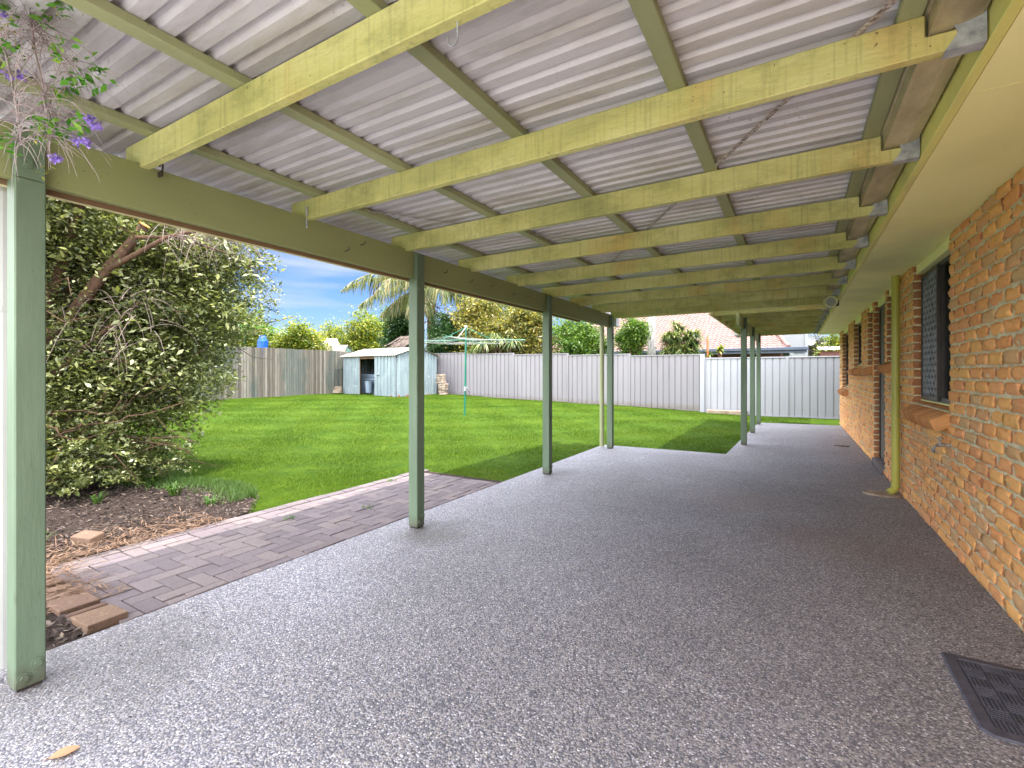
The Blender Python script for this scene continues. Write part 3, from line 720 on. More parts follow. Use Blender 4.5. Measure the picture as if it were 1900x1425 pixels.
# brick template
def tmpl(nx=6, ny=2, nz=3):
    vs = {}; fs = []
    def vid(i, j, k):
        return vs.setdefault((i, j, k), len(vs))
    for i in range(nx):
        for k in range(nz):
            fs.append((vid(i, 0, k), vid(i+1, 0, k), vid(i+1, 0, k+1), vid(i, 0, k+1)))
    for j in range(ny):
        for k in range(nz):
            fs.append((vid(0, j+1, k), vid(0, j, k), vid(0, j, k+1), vid(0, j+1, k+1)))
            fs.append((vid(nx, j, k), vid(nx, j+1, k), vid(nx, j+1, k+1), vid(nx, j, k+1)))
    for i in range(nx):
        for j in range(ny):
            fs.append((vid(i, j+1, 0), vid(i+1, j+1, 0), vid(i+1, j, 0), vid(i, j, 0)))
            fs.append((vid(i, j, nz), vid(i+1, j, nz), vid(i+1, j+1, nz), vid(i, j+1, nz)))
    P = np.array([(2*i/nx-1, 2*j/ny-1, 2*k/nz-1) for (i, j, k) in vs], float)
    return P, np.array(fs)
BP, BF = tmpl()
def make_bricks(specs, name, mat, parent, rough=.0035):
    """specs: (centre, half_len_vec, half_depth_vec, half_height_vec); front is -depth"""
    V = []; F = []; Rn = []; n0 = 0
    for (c, a, d, h) in specs:
        c, a, d, h = (np.array(q, float) for q in (c, a, d, h)); la = np.linalg.norm(a)
        P = BP.copy(); s_ = np.sign(P)
        # rounding of corners
        e = np.abs(P)**6; tot = (e[:, [0]]+e[:, [1]]+e[:, [2]])
        rr = .0035+random.uniform(0, .005)
        edge = np.clip(tot-1, 0, 2)
        sc = np.array([la, np.linalg.norm(d), np.linalg.norm(h)])
        Q = P*sc-s_*(np.abs(P) > .99)*rr*.55*edge
        Q += rng.normal(0, rough, Q.shape)*np.array([.8, 1.2, .8])
        Q[:, 1] += random.uniform(-.004, .004)
        A = np.stack([a/la, d/sc[1], h/sc[2]])
        V.append(Q@A+c); F.append(BF+n0); n0 += len(P); Rn += [random.random()]*len(BF)
    V = np.concatenate(V); F = np.concatenate(F)
    me = bpy.data.meshes.new(name); off = np.array(base_of(parent))
    me.vertices.add(len(V)); me.vertices.foreach_set('co', (V-off).astype(np.float32).ravel())
    me.loops.add(F.size); me.loops.foreach_set('vertex_index', F.astype(np.int32).ravel())
    me.polygons.add(len(F)); me.polygons.foreach_set('loop_start', np.arange(len(F), dtype=np.int32)*4)
    me.update(calc_edges=True); me.polygons.foreach_set('use_smooth', [True]*len(F))
    a = me.attributes.new('rnd', 'FLOAT', 'FACE'); a.data.foreach_set('value', Rn)
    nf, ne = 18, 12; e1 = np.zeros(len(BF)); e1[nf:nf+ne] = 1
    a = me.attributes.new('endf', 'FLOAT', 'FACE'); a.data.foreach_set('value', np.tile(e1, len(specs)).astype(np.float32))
    me.materials.append(M[mat]); o = bpy.data.objects.new(name, me); COL.objects.link(o); o.parent = parent
    return o
specs = []; CH = .086
for row in range(28):
    z0 = row*CH+.004; z1 = z0+.076
    if z1 > 2.392: z1 = 2.388
    if z1-z0 < .02: continue
    ivs = [(-.36, YEND)]
    for (a_, b_, lo, hi) in OPEN:
        if z1 > lo+.01 and z0 < hi+.2:
            ivs = [q for iv in ivs for q in (((iv[0], a_), (b_, iv[1])) if iv[0] < a_ and iv[1] > b_ else (iv,))]
    for (s_, e_) in ivs:
        y = -.36-(.12 if row % 2 else 0); carry = None
        while y+.24 <= s_: y += .24
        while y < e_:
            y0, y1 = max(y, s_), min(y+.24, e_)
            y += .24
            if y1-y0 < .06 and y0 == s_ and y1 < e_: carry = y0; continue
            if carry is not None: y0 = carry; carry = None
            if y1 < e_ and e_-y1 < .06: y1 = e_; y = e_
            g0 = .0 if y0 == s_ else .005; g1 = .0 if y1 == e_ else .005
            specs.append(((WX+WD/2, (y0+g0+y1-g1)/2, (z0+z1)/2), (0, (y1-g1-y0-g0)/2, 0), (WD/2, 0, 0), (0, 0, (z1-z0)/2)))
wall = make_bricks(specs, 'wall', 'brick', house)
b = MB()   # mortar, set back from the brick faces
def mort(y0, y1, z0, z1, r=.0095): b.box(WX+r, WX+WD-.006, y0+r, y1-r, z0, z1)
ys = [-.36]+[q for o_ in OPEN for q in o_[:2]]+[YEND]
for k in range(0, len(ys), 2): mort(ys[k], ys[k+1], -.02, 2.39)
for (a_, b_, lo, hi) in OPEN: b.box(WX+.013, WX+WD-.0065, a_-.02, b_+.02, -.02, lo-.008)
b.build('mortar', 'mortar', wall)
# soffit, fascia, gutter, roof
s = MB(); joints = [-.5, .03, 2.45, 4.90, 7.33, 9.75, 12.2, 15.6]
for k in range(len(joints)-1): s.box(.5705, 1.14, joints[k]+.002, joints[k+1]-.002, 2.3925, 2.40)
s.build('soffit', 'soffit', house)
b = MB(); b.bbox(.5690, .5880, -.5, 15.6, 2.4005, 2.60, .002); b.build('fascia', 'cream', house)
b = MB(); pr = [(.385, 2.462), (.475, 2.462), (.515, 2.472), (.527, 2.49), (.527, 2.57), (.38, 2.57), (.385, 2.565), (.372, 2.54), (.385, 2.53)]
n_ = len(pr); v = [(x, -.5, z) for x, z in pr]+[(x, 15.55, z) for x, z in pr]
b.add(v, [tuple(range(n_)), tuple(range(n_, 2*n_))[::-1]]+[(i, i+n_, (i+1) % n_+n_, (i+1) % n_) for i in range(n_)], .5); b.build('gutter', 'house_gutter', house)
b = MB(); xs = np.linspace(.45, 6, 40)
v = []; 
for x in xs: v += [(x, -.6, 2.61+(x-.45)*.36), (x, 15.8, 2.61+(x-.45)*.36)]
f = [(2*i, 2*i+2, 2*i+3, 2*i+1) for i in range(39)]; b.add(v, f, .5)
v = [(6, -.6, 4.608), (12, -.6, 2.5), (6, 15.8, 4.608), (12, 15.8, 2.5)]; b.add(v, [(0, 1, 3, 2)], .5)
b.build('roof', 'tiles', house)
b = MB(); b.box(1.125, 11.5, 15.05, 15.14, 0, 2.6); b.box(1.125, 11.5, -.36, -.26, 0, 2.6); b.box(11.4, 11.5, -.25, 15.04, 0, 2.6)
b.add([(1.2, 15.1, 2.601), (11, 15.1, 2.601), (6, 15.1, 4.55)], [(0, 1, 2)]); b.build('rear_wall', 'redbrick', house)
b = MB()
for (a_, b_, lo, hi) in OPEN: b.box(1.13, 1.6, a_-.1, b_+.1, 2.33, 2.34); b.box(1.55, 1.6, a_-.1, b_+.1, 0, 2.32)
b.build('room_lining', 'interior', house)
# windows
def lattice(b, x, y0, y1, z0, z1, dy=.055, dz=.11, t=.0018):
    """diamond grille"""
    s_ = dz/dy
    for sgn in (1, -1):
        k = -int((z1-z0)/dz)-2
        while True:
            c0 = y0+k*dy if sgn == 1 else y0+(k+0)*dy
            k += 1
            # line: y = c0 + u, z = z0 + s*u  (or mirrored)
            pts = []
            u0 = max(0, y0-c0); u1 = min((z1-z0)/s_, y1-c0)
            if c0 > y1: break
            if u1-u0 < .01: continue
            if sgn == 1: p0 = (x, c0+u0, z0+s_*u0); p1 = (x, c0+u1, z0+s_*u1)
            else: p0 = (x, c0+u0, z1-s_*u0); p1 = (x, c0+u1, z1-s_*u1)
            b.tube([p0, p1], t, 4, False)
def window(y0, y1, z0, z1, grille=True):
    w = MB(); X = 1.085; fw = .04
    w.box(X, X+.05, y0+.004, y0+fw, z0, z1); w.box(X, X+.05, y1-fw, y1-.004, z0, z1)
    w.box(X, X+.05, y0+fw+.0003, y1-fw-.0003, z0, z0+fw); w.box(X, X+.05, y0+fw+.0003, y1-fw-.0003, z1-fw, z1)
    ym = (y0+y1)/2+.02; w.box(X+.002, X+.048, ym-.022, ym+.022, z0+fw+.0003, z1-fw-.0003)
    fr = w.build('window', 'dark', house)
    g = MB(); g.box(X+.024, X+.028, y0+fw, y1-fw, z0+fw, z1-fw); g.build('glass', 'glass', fr)
    if grille:
        g = MB(); a_, b_ = ym+.0, y1-.02; xx = X-.022
        g.box(xx, xx+.018, a_-.02, a_+.012, z0+.01, z1-.02); g.box(xx, xx+.018, b_-.032, b_, z0+.01, z1-.02)
        g.box(xx, xx+.018, a_+.0123, b_-.0323, z0+.01, z0+.042); g.box(xx, xx+.018, a_+.0123, b_-.0323, z1-.052, z1-.02)
        sc = g.build('screen_frame', 'dark', fr)
        g = MB(); lattice(g, xx+.009, a_+.012, b_-.032, z0+.04, z1-.05); g.build('screen_mesh', 'galv', fr)
    c = MB(); n_ = 60; vv = []
    for i in range(n_+1):
        y = y0+.02+(y1-y0-.04)*i/n_; xx = X+.048+.01*math.sin(i*1.1)
        vv += [(xx, y, z0), (xx, y, z1)]
    c.add(vv, [(2*i, 2*i+2, 2*i+3, 2*i+1) for i in range(n_)], .5); c.build('curtain', 'curtain', fr, smooth=True)
    h = MB(); h.bbox(X-.055, X+.05, y0+.002, y1-.002, z1+.002, 2.390, .004); h.build('timber_head', 'soffit', fr); MB().box(X-.02, X+.051, y0+.003, y1-.003, z0-.012, z0-.0008).build('sill_strip', 'soffit', fr)
    # sloping brick sill
    sp = []; n_ = max(3, int(round((y1-y0)/.066))); st = (y1-y0)/n_; ang = R(24)
    L = np.array([-math.cos(ang), 0, -math.sin(ang)]); Nn = np.array([-math.sin(ang), 0, math.cos(ang)])
    top = np.array([1.09, 0, z0-.014])
    for i in range(n_):
        c0 = top+L*.11-Nn*.054; c0[1] = y0+(i+.5)*st
        sp.append((c0, (0, st/2-.004, 0), -L*-.112*-1 if False else L*-.112, Nn*.052))
    so = make_bricks(sp, 'sill', 'sillbrick', fr, .0015)
    m_ = MB(); c0 = top+L*.105-Nn*.056; m_.obox((c0[0], (y0+y1)/2, c0[2]), L*.10, (0, (y1-y0)/2-.03, 0), Nn*.046); m_.build('sill_mortar', 'mortar', so)
    return fr
for k, (a_, b_, lo, hi) in enumerate(OPEN):
    if k == 2: continue
    window(a_, b_, lo+.03, 2.30, grille=(k == 0))
# door
dd = MB(); a_, b_ = 7.86, 8.83
dd.box(1.07, 1.115, a_+.003, a_+.045, .10, 2.30); dd.box(1.07, 1.115, b_-.045, b_-.003, .10, 2.30); dd.box(1.07, 1.115, a_+.046, b_-.046, 2.25, 2.30)
door = dd.build('door', 'dark', house)
d2 = MB(); d2.box(1.085, 1.105, a_+.046, b_-.046, .11, 2.249); d2.build('door_panel', 'interior', door)
d3 = MB(); d3.tube([(1.07, a_+.12, 1.05), (1.03, a_+.12, 1.05), (1.03, a_+.22, 1.05)], .009, 8); d3.build('handle', 'chrome', door)
d4 = MB(); d4.bbox(1.055, 1.105, a_+.003, b_-.003, 2.302, 2.390, .003); d4.build('timber_head', 'soffit', door)
sp = []; n_ = 11
for i in range(n_): sp.append(((1.05, a_+.02+(i+.5)*.93/n_, .05), (0, .93/n_/2-.004, 0), (.075, 0, 0), (0, 0, .05)))
make_bricks(sp, 'door_step', 'paver', door, .001)
# downpipe, splash pad, tap
dp = MB(); px_, py_ = .945, 6.62
dp.tube([(px_, py_, 2.39), (px_, py_, .10), (px_-.012, py_-.012, .07), (px_-.06, py_-.03, .035)], .037, 18)
o = dp.build('downpipe', 'pipe_olive', house, smooth=False)
c_ = MB(); c_.tube([(px_, py_, 1.52), (px_, py_, 1.60)], .041, 18); c_.build('pipe_collar', 'pipe_olive', o); MB().tube([(px_, py_, .09), (px_, py_, .13)], .041, 18).build('pipe_collar', 'pipe_olive', o)
pad = MB(); pts = []
for i in range(20):
    a = 2*math.pi*i/20; pts.append((.86+.21*math.cos(a) if math.cos(a) < 0 else .86+.14*math.cos(a), py_-.01+.14*math.sin(a)))
v = [(x, y, .018) for x, y in pts]+[(x*1.0, y, .001) for x, y in pts]
pad.add(v, [tuple(range(20))]+[(i, i+20, (i+1) % 20+20, (i+1) % 20) for i in range(20)], .5)
tag(pad.build('splash_pad', 'stone'), 'thin round cement pad on the patio under the olive downpipe', 'splash pad')
tap = thing('garden_tap', 'small brass garden tap sticking out of the brick wall below the window sill', 'tap', (1.0, 4.78, .79))
t_ = MB(); t_.tube([(1.03, 4.78, .79), (.955, 4.78, .79)], .011, 10); t_.tube([(.975, 4.78, .79), (.95, 4.78, .79), (.93, 4.775, .785)], .014, 10)
t_.tube([(.935, 4.775, .79), (.915, 4.77, .778), (.905, 4.77, .755), (.905, 4.77, .73)], [.010, .010, .011, .014], 10)
body = t_.build('tap_body', 'chrome', tap, smooth=True)
t_ = MB(); t_.tube([(.945, 4.777, .79), (.945, 4.777, .835)], .008, 8); t_.tube([(.945, 4.745, .84), (.945, 4.81, .84)], .007, 8); t_.tube([(.925, 4.777, .84), (.965, 4.777, .84)], .007, 8)
t_.build('tap_handle', 'chrome', tap, smooth=True)
# sensor light
sl = thing('security_light', 'round cream sensor floodlight under the end of the rafters near the eaves', 'light', (.44, 8.0, 2.385))
b = MB(); b.tube([(.44, 8.03, 2.385), (.44, 8.03, 2.345)], .05, 16); b.build('mount', 'cream', sl)
cdir = np.array((-.30, -.92, -.25)); cdir /= np.linalg.norm(cdir); c0 = np.array((.44, 8.0, 2.33))
b = MB(); b.tube([c0-cdir*.07, c0-cdir*.03, c0, c0+cdir*.03], [.035, .06, .075, .08], 20, True); b.build('lamp_head', 'cream', sl, smooth=False)
b = MB(); b.tube([c0+cdir*.0305, c0+cdir*.034, c0+cdir*.038], [.062, .045, .015], 20, True); b.build('lens', 'white_pipe', sl)
b = MB(); b.tube([(.50, 8.06, 2.33), (.50, 8.03, 2.28)], .03, 12); b.build('sensor', 'dark', sl)

# doormat
mat_ = thing('doormat', 'black ribbed rubber doormat lying on the patio at the lower right', 'doormat', (.79, 2.7, 0))
b = MB(); x0, x1, y0, y1 = .595, .992, 2.40, 3.01; c_ = .03
def ring(xa, xb, ya, yb, c, z): return [(xa+c, ya, z), (xb-c, ya, z), (xb, ya+c, z), (xb, yb-c*.3, z), (xb-c*.3, yb, z), (xa+c*.3, yb, z), (xa, yb-c*.3, z), (xa, ya+c, z)]
r0 = ring(x0, x1, y0, y1, .03, .002); r1 = ring(x0+.006, x1-.006, y0+.006, y1-.006, .03, .010); r2 = ring(x0+.045, x1-.045, y0+.045, y1-.045, .02, .012); r3 = ring(x0+.048, x1-.048, y0+.048, y1-.048, .02, .006)
v = r0+r1+r2+r3; f = []
for k in range(3):
    for i in range(8): f.append((k*8+i, k*8+(i+1) % 8, (k+1)*8+(i+1) % 8, (k+1)*8+i))
b.add(v, f, .5); b.build('rim', 'black', mat_)
b = MB(); b.add(r3, [tuple(range(8))], .5); b.build('base', 'black', mat_)
b = MB(); cs = .075; nx = int((x1-x0-.1)/cs)+1; ny = int((y1-y0-.1)/cs)+1
for i in range(nx):
    for j in range(ny):
        cx_, cy_ = x0+.05+i*cs, y0+.05+j*cs
        for k in range(5):
            o_ = (k+.5)*cs/5
            if (i+j) % 2: bx_ = (cx_+.002, min(cx_+cs-.002, x1-.05), cy_+o_-.0042, cy_+o_+.0042)
            else: bx_ = (cx_+o_-.0042, cx_+o_+.0042, cy_+.002, min(cy_+cs-.002, y1-.05))
            if bx_[1] <= bx_[0]+.004 or bx_[1] > x1-.049 or bx_[3] > y1-.049 or bx_[3] <= bx_[2]+.004: continue
            b.bbox(bx_[0], bx_[1], bx_[2], bx_[3], .0065, .0115, .0015)
b.build('ribs', 'black', mat_)
# fallen leaf
def big_leaf(c, yaw, L, w, mat, name, curl=.012):
    b = MB(); c = np.array(c); d = np.array([math.cos(yaw), math.sin(yaw), 0]); p = np.array([-d[1], d[0], 0]); n_ = 8; v = []
    for i in range(n_+1):
        t = i/n_; ww = w*math.sin(math.pi*min(1, t*.95+.03))**.8
        q = c+d*(t-.5)*L; zc = curl*math.sin(t*3)
        v += [q-p*ww+np.array([0, 0, curl*.9+zc]), q+np.array([0, 0, .002+zc*.6]), q+p*ww+np.array([0, 0, curl*.7+zc])]
    f = []
    for i in range(n_): f += [(3*i, 3*i+3, 3*i+4, 3*i+1), (3*i+1, 3*i+4, 3*i+5, 3*i+2)]
    b.add(v, f, .7); b.tube([c-d*L*.5+np.array((0, 0, .004)), c-d*L*.68+np.array((0, 0, .003))], .0012, 5)
    return b.build(name, mat, smooth=True)
tag(big_leaf((-2.2, .655, .003), 1.25, .08, .026, 'dryleaf', 'fallen_leaf', .004), 'single dry tan leaf lying on the concrete at the lower left', 'leaf')
n = 420
cx = np.concatenate([rng.normal(-2.75, .18, 170), rng.uniform(-3.05, .9, 130), rng.uniform(.7, .99, 120)]); cy = np.concatenate([rng.normal(1.1, .35, 170), rng.uniform(.6, 9, 130), rng.uniform(2, 12, 120)])
kk_ = (cx > -3.05) & (cx < 1.0); cx, cy = cx[kk_], cy[kk_]
v = rand_quads(np.stack([cx, cy, np.full(len(cx), .004)], -1), rng.uniform(.006, .022, len(cx)), .35, .15)
tag(fastmesh('leaf_crumbs', v, 4, 'chips', rnd=rng.random(len(cx))), 'tiny dry leaf crumbs scattered over the concrete', 'litter', kind='stuff')
b = MB(); b.tube([(.62, 10.62, .006), (.72, 10.66, .008), (.86, 10.64, .006)], .006, 6); b.tube([(.70, 10.52, .006), (.84, 10.56, .006)], .005, 6)
tag(b.build('dry_stick', 'bark'), 'dark dry stick lying on the far end of the concrete near the brick wall', 'stick')
# ------------------------------------------------------------------ fences
def steel_fence(name, label, x0, x1, y, topf, mat, pw=2.37):
    th = thing(name, label, 'fence', ((x0+x1)/2, y, gz((x0+x1)/2, y)))
    n_ = max(1, int(round((x1-x0)/pw))); w = (x1-x0)/n_
    for i in range(n_):
        a, c = x0+i*w, x0+(i+1)*w; zb = min(gz(a, y), gz(c, y))+.03; ztp = topf((a+c)/2)
        prof = []; x = a+.03; pit = .2
        while x < c-.03:
            for (p, q) in ((0, 0), (.15, 0), (.158, -.016), (.184, -.016), (.192, 0)):
                if x+p < c-.024: prof.append((x+p, y-q*1.4))
            x += pit
        prof.append((c-.02, y))
        v = [(px, py, zb) for px, py in prof]+[(px, py, ztp-.03) for px, py in prof]; m_ = len(prof)
        v += [(px, py+.001, z) for (px, py, z) in v]
        f = [(k, k+1, k+1+m_, k+m_) for k in range(m_-1)]+[(k+2*m_+1, k+2*m_, k+3*m_, k+3*m_+1) for k in range(m_-1)]
        MB().add(v, f, .5).build('panel', mat, th)
        b = MB(); b.bbox(a+.026, c-.026, y-.03, y+.02, ztp-.035, ztp, .004); b.bbox(a+.026, c-.026, y-.028, y+.018, zb-.03, zb+.02, .003); b.build('rail', mat, th)
        b = MB(); b.bbox(a-.035, a+.035, y-.032, y+.022, zb-.08, max(ztp, topf(a-w/2) if i else ztp)+.004, .004); b.build('fence_post', mat, th)
    return th
FY = 17.15
steel_fence('steel_fence', 'long grey ribbed steel fence behind the lawn and the clothesline', -17.3, -2.73, FY, lambda x: 1.84+.0275*(1.1-x), 'fence_grey')
steel_fence('steel_fence', 'pale bluish steel fence section closing the side path behind the slim posts', -2.60, 7.0, FY-.02, lambda x: 1.85, 'fence_pale')
b = MB(); b.bbox(-2.74, -2.60, FY-.1, FY+.05, 0, 1.97, .005); tag(b.build('gate_post', 'fence_pale'), 'wide pale post between the grey fence and the pale fence', 'post')
b = MB(); b.bbox(-2.5, -1.3, FY-.35, FY-.08, -.02, .14, .01); tag(b.build('concrete_plinth', 'stone'), 'low concrete footing at the base of the pale fence', 'footing')
tf = thing('timber_fence', 'weathered grey timber paling fence on the left side of the lawn', 'fence', (-17.3, 8, gz(-17.3, 8)))
b = MB(); y = -6
while y < 17.1:
    w = .098; z0 = gz(-17.3, y)-.02; zt_ = 2.31+random.uniform(-.012, .012); dx_ = random.choice([0, 0, .012])+random.uniform(-.003, .003)
    t_ = random.uniform(-.004, .004)
    b.add([(-17.3-dx_, y, z0), (-17.3-dx_, y+w-.006, z0), (-17.3-dx_, y+w-.006+t_, zt_), (-17.3-dx_, y+t_, zt_), (-17.318-dx_, y, z0), (-17.318-dx_, y+w-.006, z0), (-17.318-dx_, y+w-.006+t_, zt_), (-17.318-dx_, y+t_, zt_)],
          [(0, 1, 2, 3), (5, 4, 7, 6), (3, 2, 6, 7), (1, 5, 6, 2), (4, 0, 3, 7), (4, 5, 1, 0)])
    y += w+random.uniform(0, .006)
b.build('palings', 'palings', tf)
for z in (.8, 1.5, 2.1):
    b = MB(); b.box(-17.39, -17.334, -6, 17.1, z-.04, z+.04); b.build('rail', 'palings', tf)

# ------------------------------------------------------------------ shed
SX0, SX1, SY0, SY1 = -17.05, -13.9, 14.4, 16.95
shed = thing('garden_shed', 'small light blue galvanised garden shed with open sliding door in the far corner', 'shed', (-15.5, 15.7, gz(-15.5, 15.7)))
def ribsheet(b, p0, p1, zb, zt0, zt1, nrm, pit=.19, rib=.05, dep=.035, ztf=None):
    """vertical ribbed sheet from p0 to p1"""
    p0 = np.array(p0, float); p1 = np.array(p1, float); L = np.linalg.norm(p1-p0); d = (p1-p0)/L; nrm = np.array(nrm, float)
    ss = []; s_ = 0
    while s_ < L:
        for (a, q) in ((0, 0), (pit-rib-.02, 0), (pit-rib, 1), (pit-.012, 1)): 
            if s_+a <= L: ss.append((s_+a, q))
        s_ += pit
    ss.append((L, 0)); v = []
    for (a, q) in ss:
        p = p0+d*a+nrm*q*dep; ztp = ztf(a/L) if ztf else zt0+(zt1-zt0)*a/L
        v += [(p[0], p[1], zb), (p[0], p[1], ztp)]
    v2 = [(x-nrm[0]*.002, y-nrm[1]*.002, z) for x, y, z in v]; m_ = len(ss)
    b.add(v+v2, [(2*i, 2*i+2, 2*i+3, 2*i+1) for i in range(m_-1)]+[(2*m_+2*i+1, 2*m_+2*i+3, 2*m_+2*i+2, 2*m_+2*i) for i in range(m_-1)], .5)
szb = .26; ZE = 2.08; ZR = 2.42
def gab(t): return ZE+(ZR-ZE)*(1-abs(2*t-1))
O0, O1 = -16.03, -15.12     # door opening
b = MB(); ribsheet(b, (SX0, SY0), (O0, SY0), szb, ZE, ZE, (0, -1)); ribsheet(b, (SX1, SY0), (SX1, SY1), szb, 0, 0, (1, 0), ztf=gab)
ribsheet(b, (SX0, SY1), (SX1, SY1), szb, ZE, ZE, (0, 1)); ribsheet(b, (SX0, SY0), (SX0, SY1), szb, 0, 0, (-1, 0), ztf=gab); b.build('wall_cladding', 'shed', shed)
b = MB(); ribsheet(b, (O1, SY0-.02), (SX1-.02, SY0-.02), szb, ZE-.02, ZE-.02, (0, -1)); dr = b.build('door', 'shed', shed)
b = MB(); b.bbox(-14.95, -14.80, SY0-.065, SY0-.045, 1.24, 1.27, .003); b.build('handle', 'dark', dr)
b = MB(); b.box(SX0, SX1, SY0+.004, SY0+.05, ZE-.13, ZE-.05); b.box(O0-.03, O0, SY0+.004, SY0+.05, szb, ZE-.131); b.build('door_frame', 'brownwood', shed); MB().box(SX0+.05, SX1-.05, SY1-.06, SY1-.02, 1.2, 1.26).build('cross_rail', 'brownwood', shed)
b = MB(); pit = .11
for (ya, za, yb, zb_) in ((SY0-.16, ZE-.02, (SY0+SY1)/2, ZR+.03), ((SY0+SY1)/2, ZR+.03, SY1+.12, ZE-.01)):
    xs = np.arange(SX0-.08, SX1+.10, pit/4); v = []
    for off in (0, .004):
        for i, x in enumerate(xs): zz = .012*(1 if i % 4 in (1, 2) else -1); v += [(x, ya, za+zz+off), (x, yb, zb_+zz+off)]
    m_ = len(xs); f = [(2*i, 2*i+2, 2*i+3, 2*i+1) for i in range(m_-1)]+[(2*m_+2*i+1, 2*m_+2*i+3, 2*m_+2*i+2, 2*m_+2*i) for i in range(m_-1)]
    b.add(v, f, .5)
b.build('roof', 'shedroof', shed)
b = MB()
for k in range(7): b.box(-16.6, -14.9, 15.0, 15.2+.02*(k % 2), .30+k*.145, .43+k*.145)
tag(b.build('stacked_boards', 'bin'), 'pale boards stacked flat inside the dim shed', 'boards')
b = MB(); bz = gz(-15.9, 14.6)+.06
for (z, r) in ((0, 0),): b.tube([(-15.85, 14.75, bz), (-15.85, 14.75, bz+.45), (-15.85, 14.75, bz+.451), (-15.85, 14.75, bz+.5)], [.13, .16, .18, .18], 14)
tag(b.build('plastic_bin', 'bin', smooth=False), 'pale plastic tub standing in the shed doorway', 'bin')
b = MB(); b.box(SX0, SX1, SY0-.15, SY1, .2, .27); tag(b.build('shed_floor', 'mortar'), 'thin concrete base under the garden shed', 'slab')
# junk beside shed
b = MB()
for k in range(4): b.obox((-17.0+.02*k, 14.05, gz(-17, 14)+.06+k*.07), (.16-.02*k, .03, .0), (-.03, .12, 0), (0, 0, .028))
tag(b.build('paver_pile', 'stone'), 'little pile of pale slabs between the shed and the timber fence', 'pile')
st = thing('stone_stack', 'stack of old pavers and stones behind the right corner of the shed', 'stone stack', (-13.4, 16.6, gz(-13.4, 16.6)))
for k in range(9):
    b = MB(); a = random.uniform(-.3, .3); w = random.uniform(.14, .2); cz_ = gz(-13.4, 16.6)+.05+k*.1; xx = -13.35+random.uniform(-.03, .03)+(.12 if k < 5 else 0)
    b.obox((xx, 16.55, cz_), (w*math.cos(a), w*math.sin(a), .01), (-.12*math.sin(a), .12*math.cos(a), 0), (0, 0, .043)); o = b.build('paver', 'stone', st)
    bv = o.modifiers.new('bevel', 'BEVEL'); bv.width = .012

# ------------------------------------------------------------------ rotary clothesline
CX, CY = -8.05, 11.1; CZ = gz(CX, CY)
cl = thing('rotary_clothesline', 'green rotary clothesline standing on the lawn', 'clothesline', (CX, CY, CZ))
b = MB(); b.tube([(CX-.045, CY, CZ-.05), (CX-.02, CY, CZ+1.0), (CX, CY, 2.28)], .026, 12); b.tube([(CX, CY, 2.28), (CX, CY, 2.66)], .02, 10); b.build('pole', 'teal', cl)
b = MB(); b.tube([(CX-.01, CY, CZ+.70), (CX-.01, CY, CZ+.82)], .05, 10); b.build('gearbox', 'galv', cl)
b = MB(); b.tube([(CX+.02, CY-.03, CZ+.78), (CX+.16, CY-.12, CZ+.71), (CX+.20, CY-.10, CZ+.66)], .012, 8); b.build('winder_handle', 'dark', cl)
b = MB(); b.tube([(CX, CY, 2.64), (CX, CY, 2.70)], [.05, .03], 10); b.build('cap', 'line', cl)
tips = []
for k in range(4):
    a = R(-12+90*k)+YAW; tip = np.array([CX+1.72*math.cos(a), CY+1.72*math.sin(a), 2.26]); tips.append(tip)
    b = MB(); b.tube([(CX, CY, 2.28), tip], .014, 8); b.build('arm', 'teal', cl)
    mid = np.array([CX, CY, 2.28])*.55+tip*.45
    b = MB(); b.tube([(CX, CY, 2.64), mid], .01, 6); b.build('stay', 'teal' if k % 2 == 0 else 'line', cl)
b = MB()
for j in range(6):
    fr = .38+.62*j/5
    for k in range(4):
        p0 = np.array([CX, CY, 2.285])*(1-fr)+tips[k]*fr; p1 = np.array([CX, CY, 2.285])*(1-fr)+tips[(k+1) % 4]*fr
        m_ = (p0+p1)/2-np.array([0, 0, .035]); b.tube([p0, m_, p1], .0022, 4, False)
b.build('lines', 'line', cl)

# ------------------------------------------------------------------ vegetation
def crown_pts(ells, n, cl_n=60, spread=.2, hollow=.35):
    """clumped points in union of ellipsoids"""
    vol = np.array([e[3]*e[4]*e[5] for e in ells]); vol = vol/vol.sum(); P = []; T = []
    for e, w in zip(ells, vol):
        m = max(20, int(n*w)); k = max(5, int(cl_n*w*len(ells)**.5))
        d = rng.normal(0, 1, (k, 3)); d /= np.linalg.norm(d, axis=1, keepdims=True); rr = rng.uniform(hollow, 1.0, k)**.6
        C = d*rr[:, None]; idx = rng.integers(0, k, m); q = C[idx]+rng.normal(0, spread, (m, 3))
        P.append(q*np.array(e[3:6])+np.array(e[0:3])); T.append(rng.normal(0, .12, k)[idx])
    return np.concatenate(P), np.concatenate(T)
def branches(b, p0, r0, targets, n=7, wob=.12, rt=.008):
    p0 = np.array(p0, float)
    for t in targets:
        t = np.array(t, float); pts = []; L = np.linalg.norm(t-p0)
        for i in range(n+1):
            s_ = i/n; q = p0+(t-p0)*s_; q = q+rng.normal(0, wob*L*.25, 3)*math.sin(math.pi*s_)*.6+np.array([0, 0, .12*L*math.sin(math.pi*s_)])
            pts.append(q)
        b.tube(pts, [r0*(1-i/n)**.8+rt for i in range(n+1)], 7)
